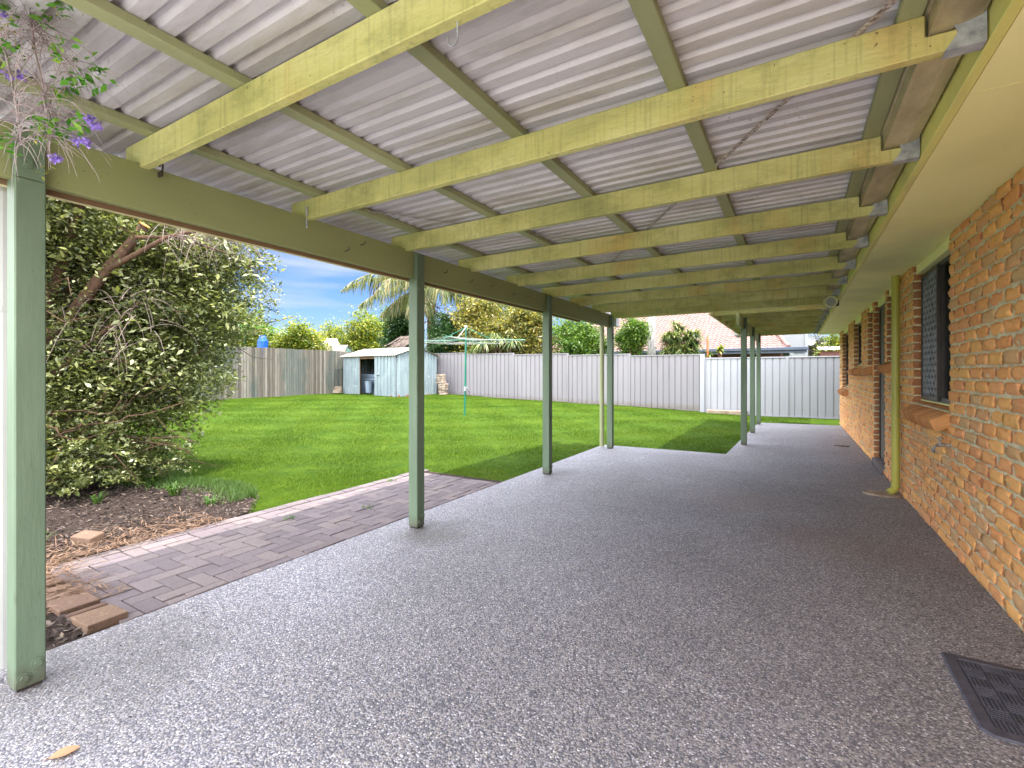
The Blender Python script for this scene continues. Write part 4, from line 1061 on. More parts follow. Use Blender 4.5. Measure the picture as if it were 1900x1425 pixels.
def tree(name, label, cat, base, trunk_r, ells, n, size, mat, barkmat='bark', group=None, asp=.42, clumps=70, spread=.2, hollow=.35, limbs=8):
    th = thing(name, label, cat, base, group)
    n = int(n*2.6); clumps = int(clumps*1.8)
    P, T = crown_pts(ells, n, clumps*2, spread*1.05, hollow*.6)
    ph = rng.uniform(0, 6, 6); amp_ = .32*min(1.3, max(e[5] for e in ells))
    wob = np.sin(P[:, 0]*2.3+ph[0])*np.sin(P[:, 1]*2.1+ph[1])+.6*np.sin(P[:, 0]*5.1+ph[2])*np.sin(P[:, 2]*4.3+ph[3])
    P = P+np.stack([.5*amp_*np.sin(P[:, 2]*3.7+ph[4]), 0*wob, amp_*wob*.8], -1)
    P = P[P[:, 2] > base[2]+.05]; m = len(P); T = np.resize(T, m)
    shoot = rng.random(m) < .05; P = P+shoot[:, None]*rng.normal(0, .22, (m, 3))
    v = rand_quads(P, rng.uniform(size*.5, size*1.25, m), asp)
    fastmesh('crown', v, 4, mat, th, rnd=np.clip(.45+T*1.3+rng.normal(0, .2, m), 0, 1))
    b = MB(); cxs = np.mean([e[:3] for e in ells], axis=0)
    fork = np.array(base)+np.array([(cxs[0]-base[0])*.3, (cxs[1]-base[1])*.3, max(.3, (cxs[2]-base[2])*.45)])
    b.tube([np.array(base)-np.array([0, 0, .1]), (np.array(base)*.5+fork*.5)+rng.normal(0, .04, 3), fork], [trunk_r*1.25, trunk_r, trunk_r*.85], 9)
    sel = P[rng.integers(0, m, limbs*3)]
    branches(b, fork, trunk_r*.6, sel[:limbs*3], 6, .12, .006)
    b.build('trunk', barkmat, th, smooth=True)
    return th
# the big shrub at the left
bush = thing('large_shrub', 'large overgrown shrub with tangled brown branches behind the nearest green post', 'shrub', (-8.2, .9, gz(-8.2, .9)))
BE = [(-7.6, 2.2, 2.6, 1.5, 1.6, 1.15), (-6.9, 3.1, 2.35, 1.0, .95, .85), (-7.2, 2.6, 1.45, 1.35, 1.25, .8), (-8.2, 1.2, 1.7, 1.5, 1.5, 1.3),
      (-7.4, 1.4, 3.3, 1.6, 1.5, 1.0), (-7.9, 3.2, 2.0, 1.2, 1.0, 1.1), (-6.6, 1.2, 3.3, 1.1, 1.0, .6), (-8.6, 2.2, 1.0, 1.3, 1.3, .7), (-7.0, 3.3, 3.1, .9, .8, .6)]
for (u_, v_, d_, r1, r2, r3) in ((110, 760, 5.3, .75, .9, .6), (230, 800, 5.6, .6, .8, .5), (60, 850, 5.0, .6, .7, .45), (310, 700, 6.0, .7, .8, .6), (390, 560, 6.2, .8, .8, .7), (150, 640, 5.4, .8, .8, .6), (300, 560, 5.8, .8, .8, .7), (30, 600, 5.2, .7, .8, .8), (180, 430, 5.6, .9, .8, .7), (330, 450, 5.8, .8, .8, .5), (430, 470, 6.1, .55, .6, .45), (260, 870, 5.6, .45, .5, .25), (20, 420, 5.0, .8, .8, .7)):
    BE.append((*uv2w(u_, v_, d_), r1, r2, r3))
BE += [(*uv2w(u_, v_, d_), .5, .55, .3) for (u_, v_, d_) in ((110, 880, 4.9), (200, 880, 5.1), (290, 850, 5.6), (120, 820, 4.8), (40, 900, 4.7))]
P, T = crown_pts(BE, 380000, 2600, .075, .1)
P = P[(P[:, 0] < -4.7)]; T = np.resize(T, len(P)); P = P[:]; kz = P[:, 2] > .16; P, T = P[kz], T[kz]
v = rand_quads(P, rng.uniform(.022, .06, len(P))*(1+.5*(rng.random(len(P)) < .08)), .46)
tp = rng.random(len(P)) < .06
fastmesh('foliage', v, 4, 'leaf_bush', bush, rnd=np.clip(.4+T*1.3+rng.normal(0, .2, len(P))+tp*.5, 0, 1))
P2, T2 = crown_pts(BE, 26000, 800, .08, .75)
k2 = (P2[:, 0] < -4.7) & (P2[:, 2] > .5); P2, T2 = P2[k2], np.resize(T2, len(P2))[k2]
fastmesh('young_leaves', rand_quads(P2, rng.uniform(.06, .11, len(P2)), .4), 4, 'leaf_bush', bush, rnd=np.clip(.62+T2*1.5+rng.normal(0, .18, len(P2)), 0, 1))
b = MB()
def limb(pts, rads, n=9): b.tube(pts, rads, n)
# main limbs rising to the upper right (seen right of the post)
g0 = np.array((-6.7, .55, .1))
def px(u, v, D): return np.array(uv2w(u, v, D))
limb([g0, px(-60, 760, 4.9), px(60, 650, 5.0), px(130, 590, 5.1), px(190, 510, 5.1), px(240, 455, 5.1), px(268, 418, 5.1)], [.10, .085, .075, .065, .058, .05, .045])
limb([px(40, 665, 5.2), px(110, 560, 5.3), px(180, 480, 5.4), px(235, 420, 5.4), px(262, 365, 5.4), px(280, 300, 5.2)], [.06, .05, .045, .045, .04, .03])
limb([px(60, 640, 5.0), px(120, 480, 5.1), px(140, 400, 5.0), px(160, 350, 5.0), px(200, 280, 5.0)], [.06, .05, .05, .045, .03])
limb([px(20, 720, 5.0), px(110, 690, 5.1), px(150, 650, 5.1), px(260, 560, 5.3)], [.05, .04, .03, .015])
limb([px(200, 500, 4.9), px(310, 440, 5.0), px(400, 420, 5.1)], [.03, .022, .012])
limb([px(250, 440, 4.95), px(330, 440, 5.2), px(420, 470, 5.4)], [.02, .015, .008])
# low branches
for k in range(30):
    t_ = px(random.uniform(120, 370), random.uniform(640, 900), random.uniform(4.9, 6.0)); s_ = px(random.uniform(-60, 60), random.uniform(700, 900), random.uniform(4.6, 5.6))
    t_[2] = max(t_[2], .25); s_[2] = max(s_[2], .15)
    r_ = random.uniform(.004, .014); ps = [s_*(1-q_/9)+t_*(q_/9)+rng.normal(0, .035, 3)+np.array((0, 0, -.18*math.sin(math.pi*q_/9))) for q_ in range(10)]
    limb(ps, [r_*(1-.08*q_)+.001 for q_ in range(10)], 6)
for k in range(420):
    q = P[rng.integers(0, len(P))]; d = rng.normal(0, 1, 3); d[2] = abs(d[2])*.3-.2; d /= np.linalg.norm(d); L = random.uniform(.3, .9)
    limb([q, q+d*L*.5+rng.normal(0, .05, 3), q+d*L+np.array((0, 0, -.12))], [.006, .0045, .002], 4)
b.build('branches', 'bark', bush, smooth=True)
e1 = px(268, 418, 5.1); e0 = px(240, 455, 5.1); dd_ = (e1-e0)/np.linalg.norm(e1-e0)
MB().tube([e1+dd_*.001, e1+dd_*.008], .052, 12).build('cut_stub', 'cut', bush)
# dry drooping twigs
def droop(b, c, d, L, r, g=.6, n=7):
    pts = [np.array(c, float)]; d = np.array(d, float); d /= np.linalg.norm(d)
    for i in range(n):
        pts.append(pts[-1]+d*L/n); d = d+np.array((0, 0, -g/n))+rng.normal(0, .06, 3); d /= np.linalg.norm(d)
    b.tube(pts, [r*(1-.7*i/n) for i in range(n+1)], 5); return pts
b = MB()
for k in range(130):
    c = px(random.uniform(290, 460), random.uniform(390, 450), random.uniform(4.9, 5.4)); droop(b, c, rng.normal(0, .5, 3)+np.array((.3, .3, .0)), random.uniform(.25, .6), .0035, 1.5)
b.build('dry_twigs', 'twig', bush); b = MB()
for k in range(70):
    c = px(random.uniform(100, 300), random.uniform(550, 640), random.uniform(4.8, 5.2)); droop(b, c, rng.normal(0, .6, 3), random.uniform(.25, .6), .003, 1.2)
b.build('dry_twigs', 'twig', bush)

# hanging flowering branch close to the camera
hb = thing('hanging_branch', 'dry twiggy branch with purple flowers hanging at the top left in front of the post', 'branch', px(60, -60, 1.62))
b = MB(); nodes = []
main = [px(-120, -160, 1.75), px(-20, -90, 1.7), px(40, 0, 1.66), px(56, 30, 1.64), px(60, 60, 1.62), px(66, 100, 1.6), px(78, 150, 1.58), px(86, 205, 1.56), px(88, 258, 1.55)]
b.tube(main, [.006, .005, .0045, .004, .0035, .003, .003, .0028, .0025], 7)
main2 = [px(40, 0, 1.66), px(70, 60, 1.64), px(110, 110, 1.62), px(150, 165, 1.6)]; b.tube(main2, [.004, .0033, .0028, .0015], 6)
main3 = [px(-20, -60, 1.6), px(-5, 40, 1.56), px(20, 140, 1.54), px(36, 235, 1.52), px(38, 270, 1.52)]; b.tube(main3, [.004, .0035, .003, .0025, .002], 6)
tw = []
for (seg, cnt, L) in ((main[2:6], 80, .22), (main[6:], 110, .17), (main2, 70, .19), (main3[1:], 80, .17)):
    for k in range(cnt):
        i = random.randrange(len(seg)-1); t_ = random.random(); c = seg[i]*(1-t_)+seg[i+1]*t_
        tw.append(droop(b, c, rng.normal(0, .7, 3)+np.array((.15, .15, .25)), L*random.uniform(.5, 1.25), .0014, 1.9, 8))
b.build('twigs', 'pale_twig', hb, smooth=True)
def hb_leaves(cs, n, sz, sp, nm, mt, asp=.45):
    c = np.concatenate([np.array(q)[None]+rng.normal(0, sp, (n, 3)) for q in cs]); v = rand_quads(c, rng.uniform(sz*.6, sz*1.2, len(c)), asp)
    fastmesh(nm, v, 4, mt, hb, rnd=rng.random(len(c)))
hb_leaves([px(170, 130, 1.6), px(120, 170, 1.6), px(150, 150, 1.6), px(110, 90, 1.6), px(90, 225, 1.56), px(100, 240, 1.56), px(80, 245, 1.55), px(8, 20, 1.6), px(12, 90, 1.55), px(150, 235, 1.56), px(118, 5, 1.6), px(70, 20, 1.6), px(5, 265, 1.5)], 20, .038, .02, 'leaves', 'leaf_fresh')
hb_leaves([px(25, 60, 1.55), px(45, 100, 1.55), px(65, 255, 1.53), px(88, 262, 1.54), px(10, 50, 1.54), px(115, 25, 1.6), px(95, 330, 1.54)], 14, .013, .016, 'buds', 'leaf_yellow')
fl = []
for (u, v_, k) in ((167, 222, 44), (178, 235, 36), (142, 262, 40), (160, 264, 60), (104, 294, 54), (12, 136, 24), (38, 142, 26), (5, 26, 20)):
    c = px(u, v_, 1.54)[None]+rng.normal(0, .0065, (k, 3)); fastmesh('flower_cluster', rand_quads(c, rng.uniform(.008, .014, len(c)), .8, 1.5), 4, 'flower', hb, rnd=rng.random(len(c)))

def shrub_at(name, label, cat, u0, u1, v0, v1, D, n, size, mat, **kw):
    """crown filling a photo rectangle at depth D; base on the ground"""
    c = np.array(uv2w((u0+u1)/2, (v0+v1)/2, D)); rx = (u1-u0)/2*D/892; rz = (v1-v0)/2*D/892
    g = gz(c[0], c[1]); a = YAW; rt = np.array([math.cos(a), math.sin(a), 0])
    ells = []
    k = kw.pop('lobes', 5); dep = kw.pop('dep', min(rx, 1.3))
    for i in range(k):
        t = (i+.5)/k*2-1; q = c+rt*rx*t*.62+np.array([0, 0, rz*(random.uniform(-.15, .3)-.15*abs(t))])+np.array([-math.sin(a), math.cos(a), 0])*random.uniform(-.3, .3)*dep
        ells.append((*q, rx*.52, dep*.7, rz*.8))
    return tree(name, label, cat, (c[0], c[1], g), kw.pop('tr', .07), ells, n, size, mat, **kw)
G1 = 'trees and shrubs beyond the back fences'
# left of the shed beyond the timber fence
shrub_at('garden_shrub', 'yellow-green bushy shrub just above the timber fence beside the large shrub', 'shrub', 395, 480, 560, 700, 21, 5000, .17, 'leaf_yellow', group=G1)
shrub_at('garden_shrub', 'yellow-green shrub above the timber fence to the right of the banana leaf', 'shrub', 495, 600, 592, 700, 22, 5000, .16, 'leaf_yellow', group=G1)
shrub_at('garden_shrub', 'low pale flecked shrub above the timber fence left of the green gable', 'shrub', 560, 606, 622, 690, 23.5, 1800, .12, 'leaf_olive', group=G1)
shrub_at('citrus_tree', 'rounded yellow-green tree directly behind the garden shed roof', 'tree', 622, 722, 580, 690, 33, 6500, .19, 'leaf_yellow', group=G1, tr=.1)
shrub_at('palm_shrub', 'low golden shrub between the citrus tree and the neighbouring shed roof', 'shrub', 588, 640, 600, 680, 36, 2200, .18, 'leaf_yellow', group=G1)
shrub_at('dark_tree', 'dark green tree between the citrus tree and the second post', 'tree', 712, 775, 570, 690, 26, 6000, .16, 'leaf_dark', group=G1)
shrub_at('dark_shrub', 'dense dark green shrub to the right of the second post behind the clothesline', 'shrub', 790, 858, 588, 700, 22.5, 6000, .13, 'leaf_dark', group=G1)
shrub_at('flecked_tree', 'tall pale flecked tree behind the clothesline with yellow tips', 'tree', 828, 950, 545, 700, 23, 10000, .15, 'leaf_olive', group=G1, spread=.26)
shrub_at('flecked_tree', 'tall olive flecked tree directly left of the third post', 'tree', 930, 1025, 552, 700, 22, 9000, .15, 'leaf_olive', group=G1, spread=.26)
shrub_at('green_tree', 'fresh green tree between the third and fourth posts in front of the tiled roof', 'tree', 1022, 1130, 578, 700, 21, 8500, .13, 'leaf_mid', group=G1)
shrub_at('green_tree', 'loose green tree between the fourth post and the pale palm trunk', 'tree', 1142, 1204, 580, 660, 20, 4200, .12, 'leaf_mid', group=G1)
shrub_at('yellow_tree', 'yellow-green tree above the fence at the corner of the brick house', 'tree', 1515, 1590, 618, 700, 30, 4200, .2, 'leaf_yellow', group=G1)
shrub_at('bare_tree', 'grey twiggy tree beside the satellite dish', 'tree', 1490, 1535, 618, 690, 36, 2500, .16, 'leaf_grey', 'bark_grey' if False else None, group=G1) if False else shrub_at('bare_tree', 'grey twiggy tree beside the satellite dish', 'tree', 1490, 1535, 618, 690, 36, 2500, .16, 'leaf_grey', group=G1)
shrub_at('garden_shrub', 'loose mid-green shrub filling the gap between the banana plant and the yellow-green shrub', 'shrub', 440, 530, 600, 700, 25, 4200, .15, 'leaf_mid', group=G1)
shrub_at('green_tree', 'tall loose mid-green tree behind the pale flecked trees, topmost above the clothesline', 'tree', 850, 1010, 535, 680, 28, 6000, .17, 'leaf_mid', group=G1, spread=.3)
shrub_at('green_tree', 'soft green tree far behind the citrus tree and the shed roof', 'tree', 655, 790, 585, 680, 38, 5200, .22, 'leaf_mid', group=G1, spread=.3)
# strap-leaved plants
def strap_plant(name, label, cat, cpos, n, L, w, mat, up=.5, g=1.4, heads=None):
    th = thing(name, label, cat, (cpos[0], cpos[1], gz(cpos[0], cpos[1]))); vs = []; rr = []
    heads = heads or [cpos]
    for i in range(n):
        c = np.array(heads[i % len(heads)], float); a = random.uniform(0, 2*math.pi); e = random.uniform(-.2, 1.0)*up*2
        d = np.array([math.cos(a), math.sin(a), e]); d /= np.linalg.norm(d); l = L*random.uniform(.6, 1.1); q = c.copy(); s_ = np.array([-math.sin(a), math.cos(a), 0])
        r_ = random.random(); k = 5
        for j in range(k):
            q2 = q+d*l/k; d = d+np.array((0, 0, -g/k)); d /= np.linalg.norm(d); w0 = w*(1-(j/k)**2); w1 = w*(1-((j+1)/k)**2)
            vs += [q-s_*w0, q+s_*w0, q2+s_*w1, q2-s_*w1]; rr.append(r_); q = q2
    fastmesh('leaves', np.array(vs), 4, mat, th, rnd=rr)
    b = MB(); g0_ = np.array((cpos[0], cpos[1], gz(cpos[0], cpos[1])-.1))
    for h_ in heads[:10]: b.tube([g0_, (g0_+np.array(h_))/2+rng.normal(0, .05, 3), h_], [.07, .05, .04], 7)
    b.build('stem', 'bark', th); return th
c = np.array(uv2w(1262, 625, 19.0)); hd = [c+np.array((rng.uniform(-.62, .62), rng.uniform(-.4, .4), rng.uniform(-.5, .25)-.2)) for _ in range(60)]+[np.array(uv2w(1258+rng.uniform(-8, 8), 600+rng.uniform(0, 14), 19.2)) for _ in range(6)]
strap_plant('dracaena', 'spiky dark green strap-leaved clump in front of the tiled roof', 'plant', tuple(c), 3200, .5, .022, 'leaf_strap', .7, 1.2, hd)
c = np.array(uv2w(905, 632, 21.3)); hd = [c+np.array((rng.normal(0, .7), rng.normal(0, .3), rng.normal(0, .25))) for _ in range(10)]
strap_plant('strap_plant', 'arching olive strap-leaved plant spilling over the grey fence behind the clothesline', 'plant', tuple(c), 900, .8, .022, 'leaf_strap', .4, 1.8, hd)
c = np.array(uv2w(1334, 652, 18.6)); strap_plant('young_plant', 'small yellow-green plant peeping over the pale fence beside the orange bloom', 'plant', tuple(c), 46, .34, .05, 'leaf_yellow', .9, .9, [c, c+np.array((-.35, 0, -.1)), c+np.array((.1, 0, .1))])
def banana(name, label, base, tips, L, w, mat='leaf_banana'):
    th = thing(name, label, 'plant', base); b = MB(); top = np.array(base)+np.array((0, 0, tips[0]))
    for (ang, el, l) in tips[1]:
        d = np.array([math.cos(ang)*math.cos(el), math.sin(ang)*math.cos(el), math.sin(el)]); s_ = np.cross(d, (0, 0, 1)); s_ /= np.linalg.norm(s_); q = top.copy(); v = []; k = 10
        for j in range(k+1):
            ww = w*math.sin(math.pi*min(.98, .06+j/k*.94))**.6
            v += [q-s_*ww+np.array((0, 0, ww*.35)), q, q+s_*ww+np.array((0, 0, ww*.35))]; q = q+d*l/k; d = d+np.array((0, 0, -1.3/k)); d /= np.linalg.norm(d)
        f = []
        for j in range(k): f += [(3*j, 3*j+3, 3*j+4, 3*j+1), (3*j+1, 3*j+4, 3*j+5, 3*j+2)]
        b.add(v, f)
    b.build('leaf', mat, th); MB().tube([base, top], [.09, .05], 9).build('stem', 'leaf_banana', th); return th
bp = uv2w(455, 640, 20.0); banana('banana_plant', 'banana plant with a big pale drooping leaf above the timber fence', (bp[0], bp[1], gz(bp[0], bp[1])), (2.45, [(YAW+.1, .55, 1.8), (YAW+.4, 1.25, 1.5), (YAW+2.4, .9, 1.4), (YAW-.9, .7, 1.3)]), 2, .24)
b = MB(); q = px(487, 638, 19.8); b.tube([q+np.array((0, 0, .35)), q+np.array((.02, 0, .1)), q+np.array((0, 0, -.25)), q+np.array((.03, 0, -.6))], [.10, .2, .2, .26], 10)
tag(b.build('blue_bag', 'blue'), 'bright blue plastic bag tied round the banana bunch above the timber fence', 'bag')
bp = uv2w(1296, 650, 18.5); banana('banana_plant', 'single upright green banana leaf above the grey fence beside the spiky clump', (bp[0], bp[1], gz(bp[0], bp[1])), (1.9, [(YAW+2.7, 1.2, .95), (YAW+3.0, 1.35, .7)]), 1, .14)
b = MB(); q = px(1313, 658, 18.7); b.tube([q+np.array((0, 0, -.4)), q, q+np.array((0, 0, .55)), q+np.array((0, 0, .8))], [.02, .03, .045, .01], 8)
tag(b.build('orange_bloom', 'orange'), 'orange flower spike between the green banana leaf and the young yellow plant', 'flower')
# pale palm trunk
q0 = uv2w(1209, 660, 21.5); b = MB(); g_ = gz(q0[0], q0[1])
b.tube([(q0[0], q0[1], g_), (q0[0]-.01, q0[1], 3), (q0[0]-.02, q0[1], 6.5)], [.2, .17, .15], 14)
pt = thing('palm_tree', 'tall palm with smooth pale grey trunk beside the spiky clump', 'palm', (q0[0], q0[1], g_)); b.build('trunk', 'bark_grey', pt, smooth=True)
def fronds(th, top, specs, leaflet=.7, hang=1.0, mat='leaf_palm', n=46, lw=.018):
    vs = []; rr = []; b = MB()
    for (ang, el, L, g) in specs:
        d = np.array([math.cos(ang)*math.cos(el), math.sin(ang)*math.cos(el), math.sin(el)]); q = np.array(top, float); pts = [q]; k = 16
        for j in range(k): q = q+d*L/k; d = d+np.array((0, 0, -g/k)); d /= np.linalg.norm(d); pts.append(q)
        b.tube(pts, [.035*(1-.8*i/k) for i in range(k+1)], 5)
        P_ = np.array(pts)
        for j in range(n):
            s_ = .12+.88*j/n; i = min(int(s_*k), k-1); t_ = s_*k-i; c = P_[i]*(1-t_)+P_[i+1]*t_; dd = P_[i+1]-P_[i]; dd /= np.linalg.norm(dd); sd_ = np.cross(dd, (0, 0, 1)); sd_ /= np.linalg.norm(sd_)+1e-6
            for sg in (-1, 1):
                l = leaflet*math.sin(math.pi*min(.97, .15+s_*.8))*random.uniform(.7, 1.1); e = sg*sd_*.55+dd*.5+np.array((0, 0, -.25*hang))+rng.normal(0, .15, 3); e /= np.linalg.norm(e)
                m1 = c+e*l*.45; e2 = e+np.array((0, 0, -1.1*hang)); e2 /= np.linalg.norm(e2); m2 = m1+e2*l*.55; w = np.cross(e, rng.normal(0, 1, 3)); w = w/np.linalg.norm(w)*lw
                vs += [c-w*.5, c+w*.5, m1+w, m1-w, m1-w, m1+w, m2+w*.15, m2-w*.15]; r_ = random.random(); rr += [r_, r_]
    fastmesh('fronds', np.array(vs), 4, mat, th, rnd=rr); b.build('frond_stalks', 'twig', th)
fronds(pt, (q0[0]-.02, q0[1], 6.5), [(R(a), .5, 2.6, 1.6) for a in range(0, 360, 40)], .6, 1.0, 'leaf_palm', 24)
q0 = uv2w(800, 530, 24); g_ = gz(q0[0], q0[1])
pt = thing('palm_tree', 'drooping feathery palm rising behind the shed beside the second post', 'palm', (q0[0], q0[1], g_))
MB().tube([(q0[0]+.05, q0[1], g_), (q0[0], q0[1], 4.2), (q0[0], q0[1], 5.7)], [.24, .2, .26], 12).build('trunk', 'bark', pt, smooth=True)
A = YAW
fronds(pt, (q0[0], q0[1], q0[2]), [(A+math.pi-.1, .42, 4.9, 1.0), (A+math.pi+.5, .1, 3.9, 1.0), (A+math.pi-.5, .75, 4.2, 1.5), (A+math.pi+.2, -.2, 3.0, .9), (A+.2, .5, 3.8, 1.6), (A-.4, .3, 3.6, 1.8), (A+.8, .6, 3.6, 1.9), (A-1.2, .5, 3.4, 2.2), (A+1.6, .8, 3.6, 1.8), (A-1.9, .2, 3.0, 2.4), (A+.1, .0, 3.0, 1.7), (A+2.4, .9, 3.6, 1.8), (A-1.6, -.1, 2.4, 2.0), (A+math.pi+.1, .62, 4.6, 1.5), (A+math.pi-.8, .3, 3.6, 1.8), (A+math.pi+.9, .5, 3.8, 1.7), (A+.5, .8, 3.8, 2.2), (A-.1, .75, 4.2, 2.0)], 1.25, 1.9, 'leaf_palm', 84, .024)
b = MB()
for k in range(5):
    q = np.array(q0)+np.array((-1.6-.5*k*.3, -.8, .1)) ; droop(b, px(696+k*4, 520+3*k, 24), (-.35-.12*k, -.2, -1), 1.7-.2*k, .03, .3)
b.build('seed_stalks', 'bark', pt); b = MB()
for k in range(40): droop(b, px(random.uniform(790, 815), random.uniform(560, 590), 23.5), rng.normal(0, .6, 3)+np.array((0, 0, -.6)), random.uniform(.5, 1.1), .02, 1)
b.build('hanging_fibre', 'bark', pt)
# dead fronds on the shed roof
df = thing('dead_palm_fronds', 'bundle of dead grey palm fronds lying behind the shed roof', 'palm frond', px(740, 640, 21.5)); b = MB()
for k in range(34):
    s_ = px(775+random.uniform(-6, 6), 618+random.uniform(0, 22), 21.6); e_ = px(random.uniform(712, 745), random.uniform(640, 652), 21.6); m_ = (s_+e_)/2+np.array((0, 0, .12+random.uniform(0, .1))); b.tube([s_, m_, e_], [.02, .016, .008], 5)
b.build('stalks', 'twig', df)

# ------------------------------------------------------------------ neighbouring buildings
nh = thing('neighbour_house', 'red brick house with pink tiled roof behind the back fence', 'house', (-6, 26, .2))
ex0, ex1, ey, ez = -14.5, -.25, 24.0, 2.44; ry_, rz_ = 29.0, 4.85
b = MB(); rows = 22; pc = .22
def troof(xL0, xL1, xR0, xR1):
    v = []; f = []
    n0 = 0
    for r in range(rows):
        t0, t1 = r/rows, (r+1)/rows
        xa0, xb0 = ex0+(xL1-ex0)*t0, ex1+(xR1-ex1)*t0; xa1, xb1 = ex0+(xL1-ex0)*t1, ex1+(xR1-ex1)*t1
        m_ = int((xb0-xa0)/(pc/4)); base = len(v)
        for i in range(m_+1):
            s_ = i/m_; x0_ = xa0+(xb0-xa0)*s_; x1_ = min(max(x0_, xa1), xb1); w0 = .028*math.sin(2*math.pi*x0_/pc)
            v += [(x0_, ey+(ry_-ey)*t0, ez+(rz_-ez)*t0+w0+.03), (x1_, ey+(ry_-ey)*t1, ez+(rz_-ez)*t1+w0-.006)]
        f += [(base+2*i, base+2*i+2, base+2*i+3, base+2*i+1) for i in range(m_)]
        # riser
        base2 = len(v)
        for i in range(m_+1):
            x0_, y_, z_ = v[base+2*i]; v += [(x0_, y_, z_), (x0_, y_, z_-.045)]
        f += [(base2+2*i, base2+2*i+1, base2+2*i+3, base2+2*i+2) for i in range(m_)]
    return v, f
v, f = troof(0, ex0+4, 0, ex1-1.6); b.add(v, f, .5)
b.add([(ex1, ey, ez), (ex1, ry_+5, ez), (ex1-1.6, ry_, rz_), (ex0, ey, ez), (ex0, ry_+5, ez), (ex0+4, ry_, rz_)], [(0, 1, 2), (3, 5, 4), (2, 1, 4, 5)], .5)
rf = b.build('roof', 'tiles', nh)
b = MB(); b.tube([(ex1+.02, ey, ez+.05), (ex1-1.6, ry_, rz_+.04), (ex0+4, ry_, rz_+.04)], .09, 8); b.build('ridge_cap', 'tiles', rf)
b = MB(); b.bbox(ex0-.1, ex1+.75, ey-.14, ey-.02, ez-.10, ez+.03, .01); b.box(ex0, ex1+.7, ey-.02, ey+.01, ez-.22, ez-.06); b.build('gutter', 'bluegrey', nh)
b = MB(); b.box(ex0+.4, ex1-.3, ey+.5, ey+9, 0, ez-.05); b.build('wall', 'redbrick', nh)
b = MB(); b.bbox(ex1+.2, ex1+.6, ey+.05, ey+.35, 0, ez-.2, .01); b.build('verandah_post', 'white_wall', nh)
wh = thing('white_house', 'white weatherboard upper storey rising behind the tiled roof', 'house', (-4, 34, .2))
b = MB(); z = 0
while z < 6.1:
    b.add([(-12.5, 33.0, z), (.62, 33.0, z), (.62, 32.985, z+.17), (-12.5, 32.985, z+.17)], [(0, 1, 2, 3)], .5); z += .17
b.box(-12.5, .62, 33.02, 38, 0, 6.1); b.build('wall', 'white_wall', wh)
b = MB(); b.bbox(.50, .66, 32.93, 33.1, 0, 6.12, .01); b.build('corner_board', 'white_wall', wh)
b = MB(); b.add([(-13, 32.4, 6.12), (1.1, 32.4, 6.12), (1.1, 38.5, 6.12), (-13, 38.5, 6.12), (-11, 35.4, 7.2), (-1, 35.4, 7.2)], [(0, 1, 5, 4), (1, 2, 5), (2, 3, 4, 5), (3, 0, 4), (3, 2, 1, 0)], .5); b.build('roof', 'shedroof', wh)
q = px(1500, 632, 31); dish = thing('satellite_dish', 'pale satellite dish beside the white weatherboard wall', 'satellite dish', tuple(q))
v = [tuple(q)]; dn = np.array((.5, -.8, .35)); dn /= np.linalg.norm(dn); s1 = np.cross(dn, (0, 0, 1)); s1 /= np.linalg.norm(s1); s2 = np.cross(s1, dn); f = []
for rI in (1, 2, 3):
    for i in range(16): a = 2*math.pi*i/16; v.append(tuple(q+(s1*math.cos(a)+s2*math.sin(a))*.13*rI+dn*.012*rI*rI))
for i in range(16): f.append((0, 1+i, 1+(i+1) % 16))
for rI in (0, 1):
    for i in range(16): f.append((1+rI*16+i, 17+rI*16+i, 17+rI*16+(i+1) % 16, 1+rI*16+(i+1) % 16))
MB().add(v, f, .5).build('dish', 'white_wall', dish, smooth=True)
b = MB(); b.tube([q-dn*.02, q-dn*.2, q-dn*.2+np.array((0, 0, -1.2))], .025, 8); b.tube([q-s2*.35, q+dn*.35], .012, 6); b.build('dish_bracket', 'galv', dish)
cp = thing('carport', 'low pinkish tin carport roof right of the tiled house', 'carport', (1.9, 26, 0))
b = MB(); xs = np.arange(.9, 4.4, .07); v = []
for i, x in enumerate(xs): zz = .014*(1 if i % 4 in (1, 2) else -1); v += [(x, 24.5, 2.34+zz), (x, 27.6, 2.62+zz)]
b.add(v, [(2*i, 2*i+2, 2*i+3, 2*i+1) for i in range(len(xs)-1)], .5); b.build('roof', 'shedroof', cp)
b = MB()
for (x, y) in ((1.0, 24.7), (4.2, 24.7), (1.0, 27.4), (4.2, 27.4)): b.box(x-.05, x+.05, y-.05, y+.05, 0, 2.3)
b.box(1.06, 4.14, 24.66, 24.74, 2.08, 2.28); b.build('carport_frame', 'redbrick', cp)
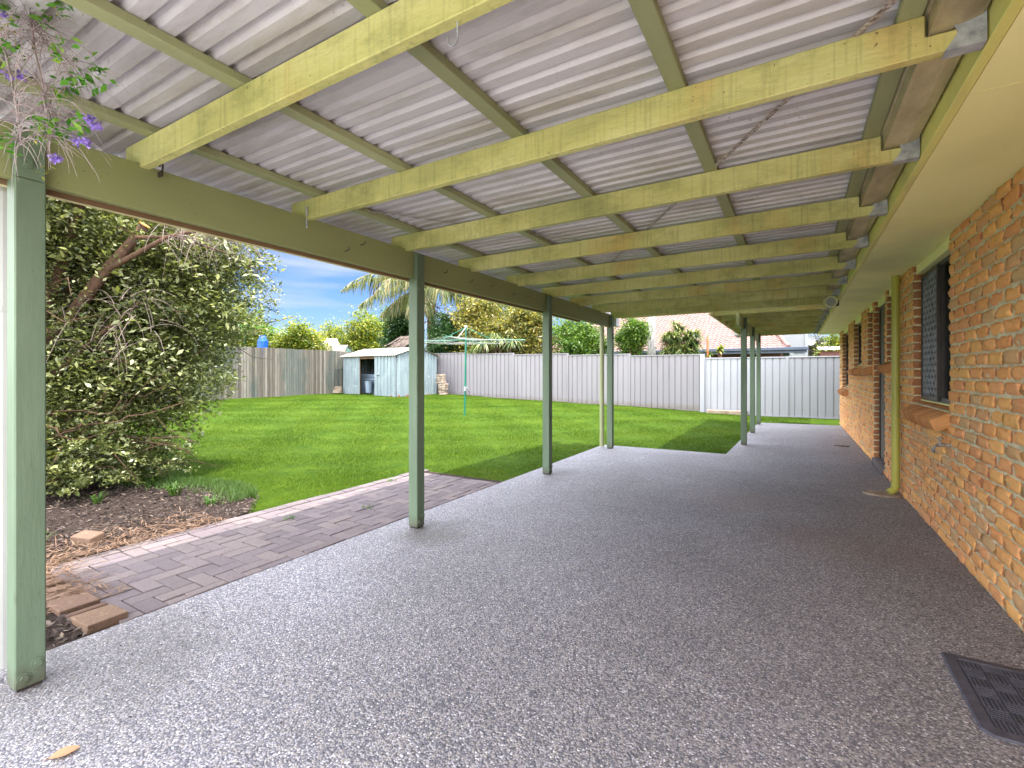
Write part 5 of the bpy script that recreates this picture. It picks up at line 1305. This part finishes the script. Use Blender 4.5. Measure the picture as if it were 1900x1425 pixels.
# neighbour's shed roof with green gable (left)
c0 = np.array(uv2w(600, 640, 25)); ns = thing('neighbour_shed', 'pale roofed outbuilding with a mint green gable beyond the timber fence', 'shed', (c0[0], c0[1], gz(*c0[:2])))
gA = np.array(uv2w(636, 653, 24)); gB = np.array(uv2w(662, 653, 24.6)); pk = np.array(uv2w(646, 642, 24.3)); bk = np.array((-.83, -.2, 0))*5
b = MB(); P0 = [gA+np.array((0, 0, -.2)), pk+np.array((0, 0, .06)), gB+np.array((0, 0, -.2))]
for e in (bk,): b.add([P0[0], P0[1], P0[1]+e, P0[0]+e, P0[2], P0[2]+e], [(0, 1, 2, 3), (1, 4, 5, 2)], .5)
b.build('roof', 'shedroof', ns)
b = MB(); g_ = gz(*c0[:2]); lo = lambda p: np.array((p[0], p[1], g_))
e = bk*.98; s_ = bk*.02
b.add([lo(gA)+s_, lo(gB)+s_, gB+s_+np.array((0, 0, -.25)), pk+s_, gA+s_+np.array((0, 0, -.25)), lo(gA)+e, gA+e+np.array((0, 0, -.25)), lo(gB)+e, gB+e+np.array((0, 0, -.25))], [(0, 1, 2, 3, 4), (0, 4, 6, 5), (1, 7, 8, 2)], .5); b.build('gable_wall', 'greenpaint', ns)
wv_ = thing('neighbour_roof', 'long pale metal roof just above the timber fence behind the shrubs', 'house', (-24.5, 13, .4))
b = MB(); P0 = [np.array(uv2w(540, 655, 27)), np.array(uv2w(636, 655, 28)), np.array(uv2w(625, 628, 31)), np.array(uv2w(550, 628, 30))]
b.add(P0+[p-np.array((0, 0, .06)) for p in P0], [(0, 1, 2, 3), (7, 6, 5, 4), (0, 4, 5, 1), (1, 5, 6, 2), (2, 6, 7, 3), (3, 7, 4, 0)], .5); b.build('roof', 'shedroof', wv_)
b = MB(); lo = lambda p: np.array((p[0], p[1], .3)); b.add([lo(P0[0]), lo(P0[1]), P0[1]-np.array((0, 0, .07)), P0[0]-np.array((0, 0, .07)), lo(P0[2]), P0[2]-np.array((0, 0, .07)), lo(P0[3]), P0[3]-np.array((0, 0, .07))], [(0, 1, 2, 3), (1, 4, 5, 2), (4, 6, 7, 5), (6, 0, 3, 7)], .5); b.build('wall', 'white_wall', wv_)
